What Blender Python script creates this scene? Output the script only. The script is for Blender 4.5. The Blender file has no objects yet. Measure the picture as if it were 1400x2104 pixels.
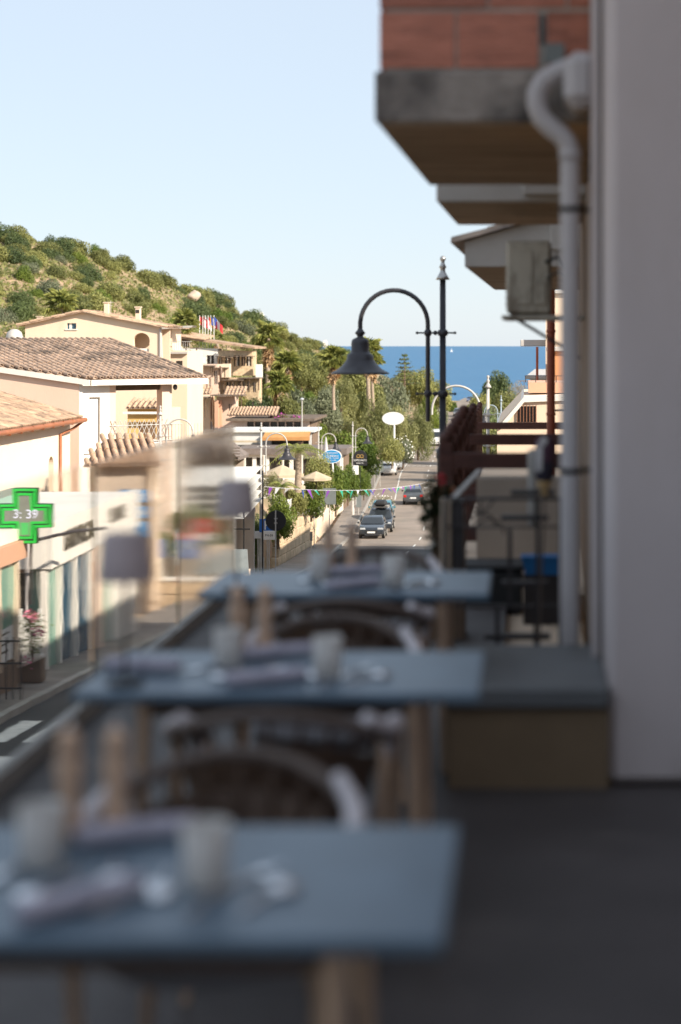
import bpy, bmesh, math, random
import numpy as np
from mathutils import Vector, Matrix
from mathutils.geometry import tessellate_polygon

sc = bpy.context.scene
COL = sc.collection
R = math.radians
rnd = random.Random(7)
nrg = np.random.default_rng(11)

# ------------------------------------------------------------------ camera, sky, sun, exposure
CZ = 28.0                     # eye height above the sea
F = 3480.0                    # focal length in photograph pixels
CX, CY = 1080.0, 709.0        # vanishing point of the terrace
cam_d = bpy.data.cameras.new("camera")
cam = bpy.data.objects.new("camera", cam_d)
COL.objects.link(cam)
cam.location = (0, 0, CZ)
cam.rotation_euler = (R(90), 0, 0)
cam_d.sensor_fit = 'VERTICAL'
cam_d.sensor_height = 36.0
cam_d.sensor_width = 24.0
cam_d.lens = F / 2104 * 36.0
cam_d.shift_x = -(CX - 700) / 2104
cam_d.shift_y = -(1052 - CY) / 2104
cam_d.clip_start = 0.1
cam_d.clip_end = 60000
cam_d.dof.use_dof = True
cam_d.dof.focus_distance = 52.0
cam_d.dof.aperture_fstop = cam_d.lens / 55.0
cam_d.dof.aperture_blades = 9
sc.camera = cam

SUN_AZ = (0.84, -0.54)
SUN_EL = R(31)
w = bpy.data.worlds.new("World")
sc.world = w
w.use_nodes = True
nt = w.node_tree
nt.nodes.clear()
sky = nt.nodes.new("ShaderNodeTexSky")
sky.sky_type = 'NISHITA'
sky.sun_disc = False
sky.sun_elevation = SUN_EL
sky.sun_rotation = math.atan2(SUN_AZ[0], SUN_AZ[1])
sky.altitude = 30
sky.air_density = 1.0
sky.dust_density = 0.35
sky.ozone_density = 2.0
bg = nt.nodes.new("ShaderNodeBackground")
bg.inputs[1].default_value = 0.10
wo = nt.nodes.new("ShaderNodeOutputWorld")
haze_mix = nt.nodes.new("ShaderNodeMix"); haze_mix.data_type = 'RGBA'
haze_mix.inputs["Factor"].default_value = 0.82
haze_mix.inputs["B"].default_value = (3.35, 3.78, 4.30, 1)      # even summer haze over the whole dome
nt.links.new(sky.outputs[0], haze_mix.inputs["A"])
nt.links.new(haze_mix.outputs["Result"], bg.inputs[0])
nt.links.new(bg.outputs[0], wo.inputs[0])

sd = bpy.data.lights.new("sun", 'SUN')
sd.energy = 3.9
sd.angle = R(0.53)
sd.color = (1.0, 0.90, 0.76)
sun = bpy.data.objects.new("sun", sd)
COL.objects.link(sun)
tosun = Vector((SUN_AZ[0] * math.cos(SUN_EL), SUN_AZ[1] * math.cos(SUN_EL), math.sin(SUN_EL)))
sun.rotation_euler = tosun.to_track_quat('Z', 'Y').to_euler()
sun.location = (60, -40, 90)

sc.view_settings.view_transform = 'Standard'
sc.view_settings.look = 'None'
sc.view_settings.gamma = 1.0
sc.view_settings.use_curve_mapping = False
sc.view_settings.exposure = 1.1
sc.cycles.max_bounces = 10
sc.cycles.transmission_bounces = 8
sc.cycles.transparent_max_bounces = 12
sc.cycles.caustics_reflective = False
sc.cycles.caustics_refractive = False
sc.cycles.sample_clamp_indirect = 6.0
sc.cycles.use_denoising = True

# ------------------------------------------------------------------ helpers
def V(px, py, d):
    return Vector(((px - CX) / F * d, d, CZ - (py - CY) / F * d))

def tag(o, label=None, cat=None, group=None, kind=None):
    if label: o["label"] = label
    if cat: o["category"] = cat
    if group: o["group"] = group
    if kind: o["kind"] = kind
    return o

def thing(name, label, cat, loc=(0, 0, 0), rz=0.0, group=None):
    o = bpy.data.objects.new(name, None)
    o.empty_display_size = 0.2
    COL.objects.link(o)
    o.location = loc
    o.rotation_euler = (0, 0, rz)
    return tag(o, label, cat, group)

def copy_tree(o, parent=None):
    kids = list(o.children)
    c = o.copy()
    COL.objects.link(c)
    if parent is not None: c.parent = parent
    for k in kids: copy_tree(k, c)
    return c

def link(name, me, mat, parent=None, loc=None, rot=None):
    o = bpy.data.objects.new(name, me)
    COL.objects.link(o)
    if mat is not None and len(me.materials) == 0: me.materials.append(mat)
    if parent is not None: o.parent = parent
    if loc is not None: o.location = loc
    if rot is not None: o.rotation_euler = rot
    return o

class MB:
    def __init__(s): s.v, s.f, s.sm = [], [], []
    def add(s, vs, fs, smooth=False):
        b = len(s.v)
        s.v += [tuple(p) for p in vs]
        s.f += [tuple(i + b for i in f) for f in fs]
        s.sm += [smooth] * len(fs)
        return s
    def box(s, x0, x1, y0, y1, z0, z1):
        return s.add([(x0,y0,z0),(x1,y0,z0),(x1,y1,z0),(x0,y1,z0),(x0,y0,z1),(x1,y0,z1),(x1,y1,z1),(x0,y1,z1)],
                     [(0,3,2,1),(4,5,6,7),(0,1,5,4),(1,2,6,5),(2,3,7,6),(3,0,4,7)])
    def bevbox(s, x0, x1, y0, y1, z0, z1, b):
        xs, ys, zs = (x0, x1), (y0, y1), (z0, z1)
        pts = []
        for zi, zz in ((0, z0), (1, z0 + b), (2, z1 - b), (3, z1)):
            q = b if zi in (0, 3) else 0
            X0, X1, Y0, Y1 = x0 + q, x1 - q, y0 + q, y1 - q
            c = b if zi in (1, 2) else 0.0001
            pts.append([(X0+c,Y0,zz),(X1-c,Y0,zz),(X1,Y0+c,zz),(X1,Y1-c,zz),(X1-c,Y1,zz),(X0+c,Y1,zz),(X0,Y1-c,zz),(X0,Y0+c,zz)])
        vs = [p for r in pts for p in r]
        fs = [tuple(range(7, -1, -1)), tuple(range(24, 32))]
        for k in range(3):
            for i in range(8):
                j = (i + 1) % 8
                fs.append((k*8+i, k*8+j, k*8+8+j, k*8+8+i))
        return s.add(vs, fs)
    def cyl(s, a, b, r0, r1=None, n=10, cap=True, smooth=True):
        if r1 is None: r1 = r0
        a, b = Vector(a), Vector(b)
        d = (b - a).normalized()
        u = d.cross(Vector((0, 0, 1)) if abs(d.z) < .95 else Vector((1, 0, 0))).normalized()
        v = d.cross(u)
        vs = []
        for p, r in ((a, r0), (b, r1)):
            for i in range(n):
                t = 2 * math.pi * i / n
                vs.append(p + u * (r * math.cos(t)) + v * (r * math.sin(t)))
        fs = [(i, n + i, n + (i + 1) % n, (i + 1) % n) for i in range(n)]
        s.add(vs, fs, smooth)
        if cap:
            s.add(vs[:n], [tuple(range(n))])
            s.add(vs[n:], [tuple(range(n - 1, -1, -1))])
        return s
    def tube(s, pts, r, n=8, cap=True):
        pts = [Vector(p) for p in pts]
        m = len(pts)
        rs = r if isinstance(r, (list, tuple)) else [r] * m
        t0 = (pts[1] - pts[0]).normalized()
        u = t0.cross(Vector((0, 0, 1)) if abs(t0.z) < .9 else Vector((1, 0, 0))).normalized()
        vs = []
        for i in range(m):
            if i == 0: t = (pts[1] - pts[0])
            elif i == m - 1: t = (pts[-1] - pts[-2])
            else: t = (pts[i+1] - pts[i]).normalized() + (pts[i] - pts[i-1]).normalized()
            t = t.normalized()
            u = (u - t * u.dot(t)).normalized()
            v = t.cross(u)
            for k in range(n):
                a = 2 * math.pi * k / n
                vs.append(pts[i] + u * (rs[i] * math.cos(a)) + v * (rs[i] * math.sin(a)))
        fs = []
        for i in range(m - 1):
            for k in range(n):
                k2 = (k + 1) % n
                fs.append((i*n+k, i*n+k2, (i+1)*n+k2, (i+1)*n+k))
        s.add(vs, fs, True)
        if cap:
            s.add(vs[:n], [tuple(range(n - 1, -1, -1))])
            s.add(vs[-n:], [tuple(range(n))])
        return s
    def lathe(s, prof, n=16, c=(0, 0, 0), smooth=True):
        vs, fs = [], []
        for r, z in prof:
            for i in range(n):
                t = 2 * math.pi * i / n
                vs.append((c[0] + r * math.cos(t), c[1] + r * math.sin(t), c[2] + z))
        for k in range(len(prof) - 1):
            for i in range(n):
                j = (i + 1) % n
                fs.append((k*n+i, k*n+j, (k+1)*n+j, (k+1)*n+i))
        return s.add(vs, fs, smooth)
    def extr(s, pts, vec):
        pts = [Vector(p) for p in pts]
        vec = Vector(vec)
        n = len(pts)
        vs = pts + [p + vec for p in pts]
        fs = [tuple(range(n - 1, -1, -1)), tuple(range(n, 2 * n))]
        fs += [(i, (i + 1) % n, n + (i + 1) % n, n + i) for i in range(n)]
        return s.add(vs, fs)
    def quad(s, *p): return s.add(p, [tuple(range(len(p)))])
    def sphere(s, c, r, n=10, m=7, sz=1.0):
        prof = [(max(r * math.sin(math.pi * k / m), .0005), -r * sz * math.cos(math.pi * k / m)) for k in range(m + 1)]
        return s.lathe(prof, n, c)
    def holes(s, outer, holes, O, U, N, th):
        """wall panel: outer and holes as (u, z) loops; O origin, U unit direction of u, N unit normal (front); th thickness"""
        O, U, N = Vector(O), Vector(U), Vector(N)
        Z = Vector((0, 0, 1))
        loops = [outer] + holes
        tris = tessellate_polygon([[Vector((a, b, 0)) for a, b in l] for l in loops])
        flat = [p for l in loops for p in l]
        front = [O + U * a + Z * b for a, b in flat]
        back = [p - N * th for p in front]
        n = len(flat)
        fs = [tuple(t) for t in tris] + [tuple(i + n for i in t[::-1]) for t in tris]
        k = 0
        for l in loops:
            m = len(l)
            for i in range(m):
                a, b = k + i, k + (i + 1) % m
                fs.append((a, b, b + n, a + n))
            k += m
        return s.add(front + back, fs)
    def mesh(s, name="mesh"):
        me = bpy.data.meshes.new(name)
        me.from_pydata(s.v, [], s.f)
        me.polygons.foreach_set("use_smooth", s.sm)
        me.update()
        return me
    def build(s, name, mat, parent=None, loc=None, rot=None):
        me = s.mesh(name)
        bm = bmesh.new(); bm.from_mesh(me)
        bmesh.ops.recalc_face_normals(bm, faces=bm.faces)
        bm.to_mesh(me); bm.free()
        return link(name, me, mat, parent, loc, rot)

def text(name, body, size, mat, parent=None, loc=(0, 0, 0), rot=(R(90), 0, 0), align='CENTER', ext=.004, sx=1.0):
    cu = bpy.data.curves.new(name, 'FONT')
    cu.body = body; cu.size = size; cu.align_x = align; cu.align_y = 'CENTER'; cu.extrude = ext
    cu.resolution_u = 3
    tmp = bpy.data.objects.new(name, cu)
    COL.objects.link(tmp)
    me = bpy.data.meshes.new_from_object(tmp.evaluated_get(bpy.context.evaluated_depsgraph_get()))
    bpy.data.objects.remove(tmp)
    me.materials.clear()
    o = link(name, me, mat, parent, loc, rot)
    o.scale = (sx, 1, 1)
    return o

# ------------------------------------------------------------------ materials
def node(nt, t, **kw):
    n = nt.nodes.new(t)
    for k, v in kw.items(): setattr(n, k, v)
    return n

def mat(name, col, rough=.65, var=.15, scale=3.0, bump=0.0, bscale=30.0, metal=0.0, spec=.4, col2=None, mix2=.5, scale2=1.0, emit=None, coat=0.0, stretch=(1, 1, 1), trans=0.0):
    m = bpy.data.materials.new(name)
    m.use_nodes = True
    nt = m.node_tree
    b = nt.nodes["Principled BSDF"]
    b.inputs["Roughness"].default_value = rough
    b.inputs["Metallic"].default_value = metal
    b.inputs["Specular IOR Level"].default_value = spec
    b.inputs["Coat Weight"].default_value = coat
    b.inputs["Transmission Weight"].default_value = trans
    tc = node(nt, "ShaderNodeTexCoord")
    mp = node(nt, "ShaderNodeMapping")
    mp.inputs["Scale"].default_value = stretch
    nt.links.new(tc.outputs["Object"], mp.inputs["Vector"])
    no = node(nt, "ShaderNodeTexNoise")
    no.inputs["Scale"].default_value = scale
    no.inputs["Detail"].default_value = 6
    nt.links.new(mp.outputs[0], no.inputs["Vector"])
    cr = node(nt, "ShaderNodeValToRGB")
    lo = [max(0, c * (1 - var)) for c in col]; hi = [min(1, c * (1 + var)) for c in col]
    cr.color_ramp.elements[0].position = .3; cr.color_ramp.elements[0].color = (*lo, 1)
    cr.color_ramp.elements[1].position = .7; cr.color_ramp.elements[1].color = (*hi, 1)
    nt.links.new(no.outputs["Fac"], cr.inputs[0])
    out = cr.outputs[0]
    if col2 is not None:
        n2 = node(nt, "ShaderNodeTexNoise")
        n2.inputs["Scale"].default_value = scale2; n2.inputs["Detail"].default_value = 8
        n2.inputs["Roughness"].default_value = .65
        nt.links.new(mp.outputs[0], n2.inputs["Vector"])
        r2 = node(nt, "ShaderNodeValToRGB")
        r2.color_ramp.elements[0].position = mix2 - .08; r2.color_ramp.elements[1].position = mix2 + .12
        nt.links.new(n2.outputs["Fac"], r2.inputs[0])
        mx = node(nt, "ShaderNodeMix", data_type='RGBA')
        nt.links.new(r2.outputs[0], mx.inputs["Factor"])
        nt.links.new(out, mx.inputs["A"])
        mx.inputs["B"].default_value = (*col2, 1)
        out = mx.outputs["Result"]
    if name in ('tile_clay', 'tile_dark', 'brick', 'stone'):      # every piece its own tone
        oi = node(nt, "ShaderNodeObjectInfo"); ge = node(nt, "ShaderNodeNewGeometry")
        ad = node(nt, "ShaderNodeMath", operation='ADD'); nt.links.new(oi.outputs["Random"], ad.inputs[0]); nt.links.new(ge.outputs["Random Per Island"], ad.inputs[1])
        ml = node(nt, "ShaderNodeMath", operation='MULTIPLY_ADD'); nt.links.new(ad.outputs[0], ml.inputs[0]); ml.inputs[1].default_value = .34; ml.inputs[2].default_value = .68
        hv = node(nt, "ShaderNodeHueSaturation"); nt.links.new(ml.outputs[0], hv.inputs["Value"]); nt.links.new(out, hv.inputs["Color"])
        out = hv.outputs[0]
    nt.links.new(out, b.inputs["Base Color"])
    if bump > 0:
        n3 = node(nt, "ShaderNodeTexNoise")
        n3.inputs["Scale"].default_value = bscale; n3.inputs["Detail"].default_value = 5
        nt.links.new(mp.outputs[0], n3.inputs["Vector"])
        bp = node(nt, "ShaderNodeBump")
        bp.inputs["Strength"].default_value = bump; bp.inputs["Distance"].default_value = .05
        nt.links.new(n3.outputs["Fac"], bp.inputs["Height"])
        nt.links.new(bp.outputs[0], b.inputs["Normal"])
    if emit:
        b.inputs["Emission Color"].default_value = (*emit[0], 1)
        b.inputs["Emission Strength"].default_value = emit[1]
    return m

def leafmat(name, c0, c1, transl=.35, rough=.55, nscale=.6):
    m = bpy.data.materials.new(name)
    m.use_nodes = True
    nt = m.node_tree
    b = nt.nodes["Principled BSDF"]
    b.inputs["Roughness"].default_value = rough
    b.inputs["Specular IOR Level"].default_value = .3
    g = node(nt, "ShaderNodeNewGeometry")
    oi = node(nt, "ShaderNodeObjectInfo")
    tc = node(nt, "ShaderNodeTexCoord")
    no = node(nt, "ShaderNodeTexNoise")
    no.inputs["Scale"].default_value = nscale; no.inputs["Detail"].default_value = 3
    nt.links.new(tc.outputs["Object"], no.inputs["Vector"])
    a = node(nt, "ShaderNodeMath", operation='MULTIPLY_ADD')
    nt.links.new(g.outputs["Random Per Island"], a.inputs[0]); a.inputs[1].default_value = .45
    a2 = node(nt, "ShaderNodeMath", operation='MULTIPLY_ADD')
    nt.links.new(oi.outputs["Random"], a2.inputs[0]); a2.inputs[1].default_value = .45; a2.inputs[2].default_value = -.42
    a3 = node(nt, "ShaderNodeMath", operation='ADD')
    nt.links.new(no.outputs["Fac"], a3.inputs[0]); nt.links.new(a2.outputs[0], a3.inputs[1])
    nt.links.new(a3.outputs[0], a.inputs[2])
    cr = node(nt, "ShaderNodeValToRGB")
    cr.color_ramp.elements[0].position = .05; cr.color_ramp.elements[0].color = (*c0, 1)
    cr.color_ramp.elements[1].position = .85; cr.color_ramp.elements[1].color = (*c1, 1)
    nt.links.new(a.outputs[0], cr.inputs[0])
    nt.links.new(cr.outputs[0], b.inputs["Base Color"])
    tr = node(nt, "ShaderNodeBsdfTranslucent")
    nt.links.new(cr.outputs[0], tr.inputs[0])
    mx = node(nt, "ShaderNodeMixShader"); mx.inputs[0].default_value = transl
    nt.links.new(b.outputs[0], mx.inputs[1]); nt.links.new(tr.outputs[0], mx.inputs[2])
    nt.links.new(mx.outputs[0], nt.nodes["Material Output"].inputs[0])
    return m

M = {}
def dm(k, *a, **kw): M[k] = mat(k, *a, **kw)
dm('asphalt', (.27, .22, .18), .85, .14, .35, .3, 60, col2=(.19, .16, .135), mix2=.55, scale2=.25)
dm('asphalt_shaded', (.052, .050, .050), .85, .18, .35, .3, 60, col2=(.036, .035, .036), mix2=.55, scale2=.25)  # darker copy of the asphalt, the near street's shade put into its colour
dm('paving', (.22, .19, .165), .8, .2, 1.2, .2, 25, col2=(.14, .125, .11), mix2=.58, scale2=.5)
dm('kerbstone', (.34, .32, .29), .8, .2, 2, .2, 30)
dm('roadpaint', (.72, .7, .65), .7, .2, 6, col2=(.3, .28, .26), mix2=.62, scale2=3)
dm('dry_earth', (.37, .255, .165), .95, .25, .35, .8, 2.5, col2=(.15, .145, .055), mix2=.50, scale2=.2)
dm('parapet_cap', (.12, .125, .13), .6, .1, 3, .1, 40)
dm('parapet_brown', (.20, .14, .085), .85, .15, 2, .1, 40)
dm('floor_tile', (.062, .054, .054), .55, .2, 2.2, .05, 20, col2=(.095, .083, .08), mix2=.6, scale2=1.3)
dm('plaster_grey', (.56, .495, .485), .8, .08, 1.5, .12, 60, col2=(.49, .43, .41), mix2=.58, scale2=.9, stretch=(1, 1, .4))
dm('plaster_edge', (.43, .38, .36), .75, .06, 2.0, .1, 50)
dm('plaster_ochre', (.60, .38, .16), .85, .15, 2.0, .1, 40, col2=(.42, .28, .16), mix2=.6, scale2=2.5)
dm('plaster_taupe', (.42, .345, .28), .85, .1, 2.0, .1, 40)
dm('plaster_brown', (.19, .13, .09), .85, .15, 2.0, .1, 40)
dm('plaster_ivory', (.76, .66, .54), .85, .04, .6, .1, 25)
dm('plaster_cream', (.75, .595, .45), .85, .05, .6, .1, 25, col2=(.70, .55, .41), mix2=.62, scale2=.8, stretch=(1, 1, .35))
dm('plaster_pink', (.72, .535, .42), .85, .05, .5, .1, 25, col2=(.66, .49, .385), mix2=.62, scale2=.7, stretch=(1, 1, .35))
dm('plaster_salmon', (.62, .36, .24), .85, .06, .6, .1, 25)
dm('plaster_white', (.76, .72, .66), .8, .05, .8, .1, 25, col2=(.66, .62, .55), mix2=.66, scale2=1.2, stretch=(1, 1, .4))
dm('plaster_yellow', (.66, .43, .17), .85, .06, .6, .1, 25)
dm('plaster_orange', (.60, .28, .13), .85, .08, .6, .1, 25)
dm('concrete', (.31, .27, .24), .9, .3, 2.6, .35, 25, col2=(.055, .05, .048), mix2=.52, scale2=2.0)
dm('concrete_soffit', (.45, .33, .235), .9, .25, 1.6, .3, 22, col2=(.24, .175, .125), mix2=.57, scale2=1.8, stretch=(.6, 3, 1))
dm('slab_white', (.48, .45, .42), .85, .1, 2, .15, 30)
dm('brick', (.45, .18, .125), .9, .22, 3.0, .5, 18, col2=(.13, .06, .05), mix2=.63, scale2=2.4, stretch=(1, 1, 4))
dm('mortar', (.38, .34, .30), .95, .25, 6, .5, 30)
dm('tile_clay', (.49, .33, .22), .9, .25, 2.6, .3, 18, col2=(.18, .13, .095), mix2=.54, scale2=1.6)
dm('tile_dark', (.45, .32, .235), .9, .28, 2.0, .3, 18, col2=(.13, .1, .08), mix2=.52, scale2=1.2)
dm('pipe_grey', (.43, .40, .40), .5, .05, 3, .03, 30)
dm('pipe_red', (.36, .10, .055), .55, .12, 2)
dm('copper', (.32, .115, .05), .5, .2, 3)
dm('iron', (.035, .03, .032), .45, .2, 4, metal=.0)
dm('lamp_metal', (.055, .052, .058), .42, .15, 6, metal=.35)
dm('lamp_silver', (.42, .40, .38), .35, .2, 6, metal=.8)
dm('lamp_pale', (.30, .36, .40), .5, .1, 6)
dm('galv', (.46, .44, .41), .55, .12, 5)
dm('wood_red', (.085, .032, .024), .6, .3, 4, .25, 20, stretch=(1, 1, 6))
dm('wood_leg', (.52, .36, .25), .5, .2, 6, .1, 30, stretch=(6, 6, 1))
dm('arm_highlight', (.58, .54, .56), .5, .1, 6)  # pale tone that paints sky light onto the chair arm ends
dm('wood_dark', (.07, .042, .028), .55, .25, 6, .1, 30)
dm('wood_arm', (.10, .074, .062), .6, .2, 6, .1, 30)
dm('wood_brown', (.12, .075, .045), .7, .25, 3, .2, 20)
dm('table_top', (.097, .145, .195), .38, .14, 5, .02, 60)
dm('seat_grey', (.19, .185, .20), .9, .1, 60, .3, 200)
dm('napkin', (.45, .43, .51), .9, .1, 30, .3, 90)
dm('steel', (.72, .74, .78), .18, .05, 10, metal=1.0)
dm('shade_fabric', (.40, .33, .33), .8, .08, 30, .2, 120)
dm('black_metal', (.02, .02, .022), .4, .1, 8)
dm('mill_wood', (.62, .42, .29), .45, .2, 8, .05, 40)
dm('porcelain', (.7, .68, .7), .3, .03, 8)
dm('ac_white', (.50, .46, .385), .6, .15, 3, .05, 30, col2=(.20, .165, .125), mix2=.56, scale2=5, stretch=(1, 1, .5))
dm('blue_plastic', (.01, .13, .35), .4, .08, 5)
dm('dark_plastic', (.02, .02, .021), .6, .2, 8)
dm('rubber', (.018, .018, .018), .85, .1, 10)
dm('glass_dark', (.025, .03, .035), .06, .1, 2, spec=.6)
dm('glass_blue', (.03, .09, .14), .08, .3, .8, spec=.7)
dm('glass_green', (.20, .36, .29), .15, .12, .8, spec=.6)
dm('window_dark', (.05, .042, .036), .25, .2, 2)
dm('shutter', (.23, .095, .05), .7, .2, 6, .3, 40, stretch=(1, 1, 12))
dm('awning_white', (.62, .62, .60), .8, .06, 2)
dm('awning_beige', (.47, .385, .27), .85, .1, 2)
dm('awning_orange', (.50, .25, .09), .8, .1, 2)
dm('roof_grey', (.17, .14, .125), .9, .25, 2, .3, 18)
dm('pergola', (.14, .105, .08), .9, .3, 2, .3, 18)
dm('stone', (.54, .41, .27), .9, .2, 3.2, .5, 9, col2=(.38, .28, .18), mix2=.58, scale2=3)
dm('rock', (.47, .38, .30), .9, .2, 1.0, .6, 4)
dm('sign_blue', (.012, .24, .55), .45, .05, 4)
dm('sign_bluetwo', (.02, .13, .45), .45, .05, 4)
dm('sign_white', (.78, .78, .76), .5, .03, 4)
dm('sign_black', (.02, .02, .022), .5, .1, 4)
dm('sign_red', (.55, .04, .045), .5, .1, 4)
dm('sign_gold', (.42, .26, .07), .5, .1, 4)
dm('sign_grey', (.17, .19, .19), .6, .1, 4)
dm('letter_grey', (.085, .075, .055), .6, .1, 4)
dm('panel_green', (.012, .05, .018), .4, .1, 6)
dm('led_green', (.012, .24, .03), .4, .05, 6, emit=((.03, 1.0, .10), .24))
dm('led_soft', (.05, .3, .08), .4, .05, 6, emit=((.10, .75, .16), .22))
dm('led_white', (.6, .6, .7), .4, .05, 6, emit=((.75, .75, .95), .3))
dm('panel_grey', (.22, .23, .19), .5, .1, 6)
dm('car_dark', (.022, .028, .036), .25, .05, 3, coat=.8)
dm('car_white', (.74, .74, .73), .3, .03, 3, coat=.6)
dm('car_silver', (.42, .43, .44), .3, .05, 3, metal=.4, coat=.6)
dm('car_grey', (.10, .11, .12), .3, .05, 3, metal=.3, coat=.6)
dm('car_blue', (.03, .075, .20), .3, .05, 3, coat=.7)
dm('car_teal', (.05, .19, .24), .3, .05, 3, coat=.7)
dm('light_clear', (.42, .44, .46), .12, .05, 6, spec=.8)
dm('light_red', (.5, .015, .012), .2, .1, 6, spec=.7)
dm('bark', (.16, .11, .075), .95, .3, 3, .8, 8)
dm('palm_bark', (.36, .28, .21), .95, .3, 5, .8, 10, stretch=(1, 1, 4))
dm('dead_frond', (.50, .33, .18), .9, .3, 1.5)
dm('cloth_purple', (.20, .05, .34), .8, .1, 4)
dm('cloth_green', (.015, .30, .20), .8, .1, 4)
dm('cloth_white', (.72, .72, .74), .8, .05, 4)
dm('cloth_blue', (.03, .06, .26), .8, .1, 4)
dm('cloth_red', (.52, .035, .04), .8, .1, 4)
dm('cloth_yellow', (.65, .40, .03), .8, .1, 4)
dm('cloth_dark', (.035, .03, .05), .85, .2, 12, .4, 40)
dm('cloth_plum', (.085, .04, .065), .85, .2, 12, .4, 40)
dm('cloth_pale', (.50, .48, .48), .85, .15, 14, .4, 40)
dm('rope_tan', (.45, .30, .14), .9, .2, 20)
dm('flower_pink', (.68, .22, .32), .7, .2, 4)
dm('flower_white', (.78, .76, .70), .7, .1, 4)
dm('flower_red', (.6, .03, .05), .7, .2, 4)
dm('flower_magenta', (.34, .03, .26), .7, .3, 4)
dm('terracotta', (.42, .16, .08), .85, .2, 4)
L = {}
L['maquis'] = leafmat('maquis', (.08, .10, .036), (.36, .355, .12))
L['maquis_dark'] = leafmat('maquis_dark', (.045, .072, .03), (.15, .19, .068))
L['olive'] = leafmat('olive', (.085, .105, .06), (.25, .27, .165))
L['tree_green'] = leafmat('tree_green', (.028, .062, .015), (.13, .19, .035))
L['bright'] = leafmat('bright', (.06, .115, .018), (.22, .27, .05))
L['feathery'] = leafmat('feathery', (.12, .14, .05), (.34, .335, .14))
L['palm'] = leafmat('palm', (.10, .15, .035), (.42, .42, .13), nscale=1.5)
L['dry'] = leafmat('dry', (.26, .21, .13), (.46, .38, .24))
L['pot'] = leafmat('pot', (.012, .022, .01), (.045, .06, .02))

# ------------------------------------------------------------------ terrain
_ry = np.array([-40, 0, 36, 60, 80, 118, 145, 193, 250, 290, 320, 360, 420, 480, 560], float)
_rd = np.array([3.2, 4.7, 7.0, 8.8, 10.7, 13.45, 13.6, 14.6, 14.8, 13.7, 12.9, 13.3, 14.8, 15.6, 17.5], float)
_rc = np.array([-5.6, -5.6, -6.0, -6.3, -6.5, -7.2, -8.2, -11.2, -12.6, -12.7, -12.8, -13.3, -14.4, -15.4, -17], float)
_rl = np.array([3.2, 3.2, 3.2, 3.3, 3.6, 4.9, 5.2, 5.2, 3.6, 3.4, 3.3, 3.2, 3.2, 3.2, 3.2], float)
_yy = np.arange(-60, 600, 2.0)
def _smooth(a):
    g = np.interp(_yy, _ry, a)
    k = np.hanning(15); k /= k.sum()
    return np.convolve(np.pad(g, 7, mode='edge'), k, mode='valid')
_rdS, _rcS, _rlS = _smooth(_rd), _smooth(_rc), _smooth(_rl)
def rz(y): return CZ - np.interp(y, _yy, _rdS)
def rc(y): return np.interp(y, _yy, _rcS)
def rl(y): return np.interp(y, _yy, _rlS)

_cp = np.array([-900, -400, -200, 0, 110, 240, 330, 450, 600, 700, 800, 900, 960, 1040, 1120, 1400, 1900], float)
_cyy = np.array([400, 430, 450, 487, 502, 540, 580, 627, 698, 738, 775, 815, 848, 846, 846, 850, 850], float)
_cd = np.array([230, 250, 255, 260, 265, 275, 290, 315, 350, 370, 395, 430, 470, 430, 420, 420, 420], float)
_lb = np.array([-40, 36, 60, 95, 130, 170, 220, 300, 600], float)
_lbd = np.array([5, 7.2, 7.8, 8.7, 11.6, 12.4, 13.0, 13.6, 20], float)
SEA = 0.0
def sstep(a, b, x):
    t = np.clip((x - a) / (b - a), 0, 1)
    return t * t * (3 - 2 * t)
def ground(x, y):
    x = np.asarray(x, float); y = np.asarray(y, float)
    ys = np.maximum(y, 8)
    px = CX + F * x / ys
    cd = np.interp(px, _cp, _cd); cz = CZ - (np.interp(px, _cp, _cyy) - CY) / F * cd
    base = CZ - np.interp(y, _lb, _lbd)
    up = np.maximum(0, -(x - rc(y)) - 14) * .05
    base = base + np.minimum(up, 3)
    s = np.clip((y - 125) / (cd - 125), 0, 1)
    hill = base + (cz - base) * (s ** 1.15)
    hill = hill + (np.sin(x * .13 + y * .05) + np.sin(y * .17 - x * .07)) * .35 * sstep(150, 200, y)
    over = np.clip((y - cd) / 190, 0, 1)
    z = np.where(y > cd, cz - (cz - SEA + 3) * (over ** 1.5), hill)
    right = rz(y) - .2 - np.clip(x - rc(y) - 12, 0, 60) * .03
    z = np.where(x > rc(y), np.where(y > 330, np.minimum(z, right), right), z)
    q = np.abs(x - rc(y))
    t = sstep(7.4, 9.0, q) * (y < 112) + sstep(8.5, 20, q) * (y >= 112)
    z = (rz(y) - .25) * (1 - t) + z * t
    fade = sstep(490, 640, y)
    return z * (1 - fade) + (SEA - 4) * fade
def G(x, y): return float(ground(x, y))

def grid_mesh(name, xs, ys, zf, m):
    X, Y = np.meshgrid(xs, ys)
    Z = zf(X, Y)
    v = np.stack([X, Y, Z], -1).reshape(-1, 3)
    nx, ny = len(xs), len(ys)
    i = np.arange((ny - 1) * (nx - 1)); r, c = i // (nx - 1), i % (nx - 1)
    a = r * nx + c
    f = np.stack([a, a + 1, a + nx + 1, a + nx], -1)
    me = bpy.data.meshes.new(name)
    me.vertices.add(len(v)); me.vertices.foreach_set("co", v.ravel())
    me.loops.add(f.size); me.loops.foreach_set("vertex_index", f.ravel().astype(np.int32))
    me.polygons.add(len(f)); me.polygons.foreach_set("loop_start", np.arange(0, f.size, 4, dtype=np.int32))
    me.polygons.foreach_set("use_smooth", np.ones(len(f), bool))
    me.update(calc_edges=True)
    return link(name, me, m)

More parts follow.
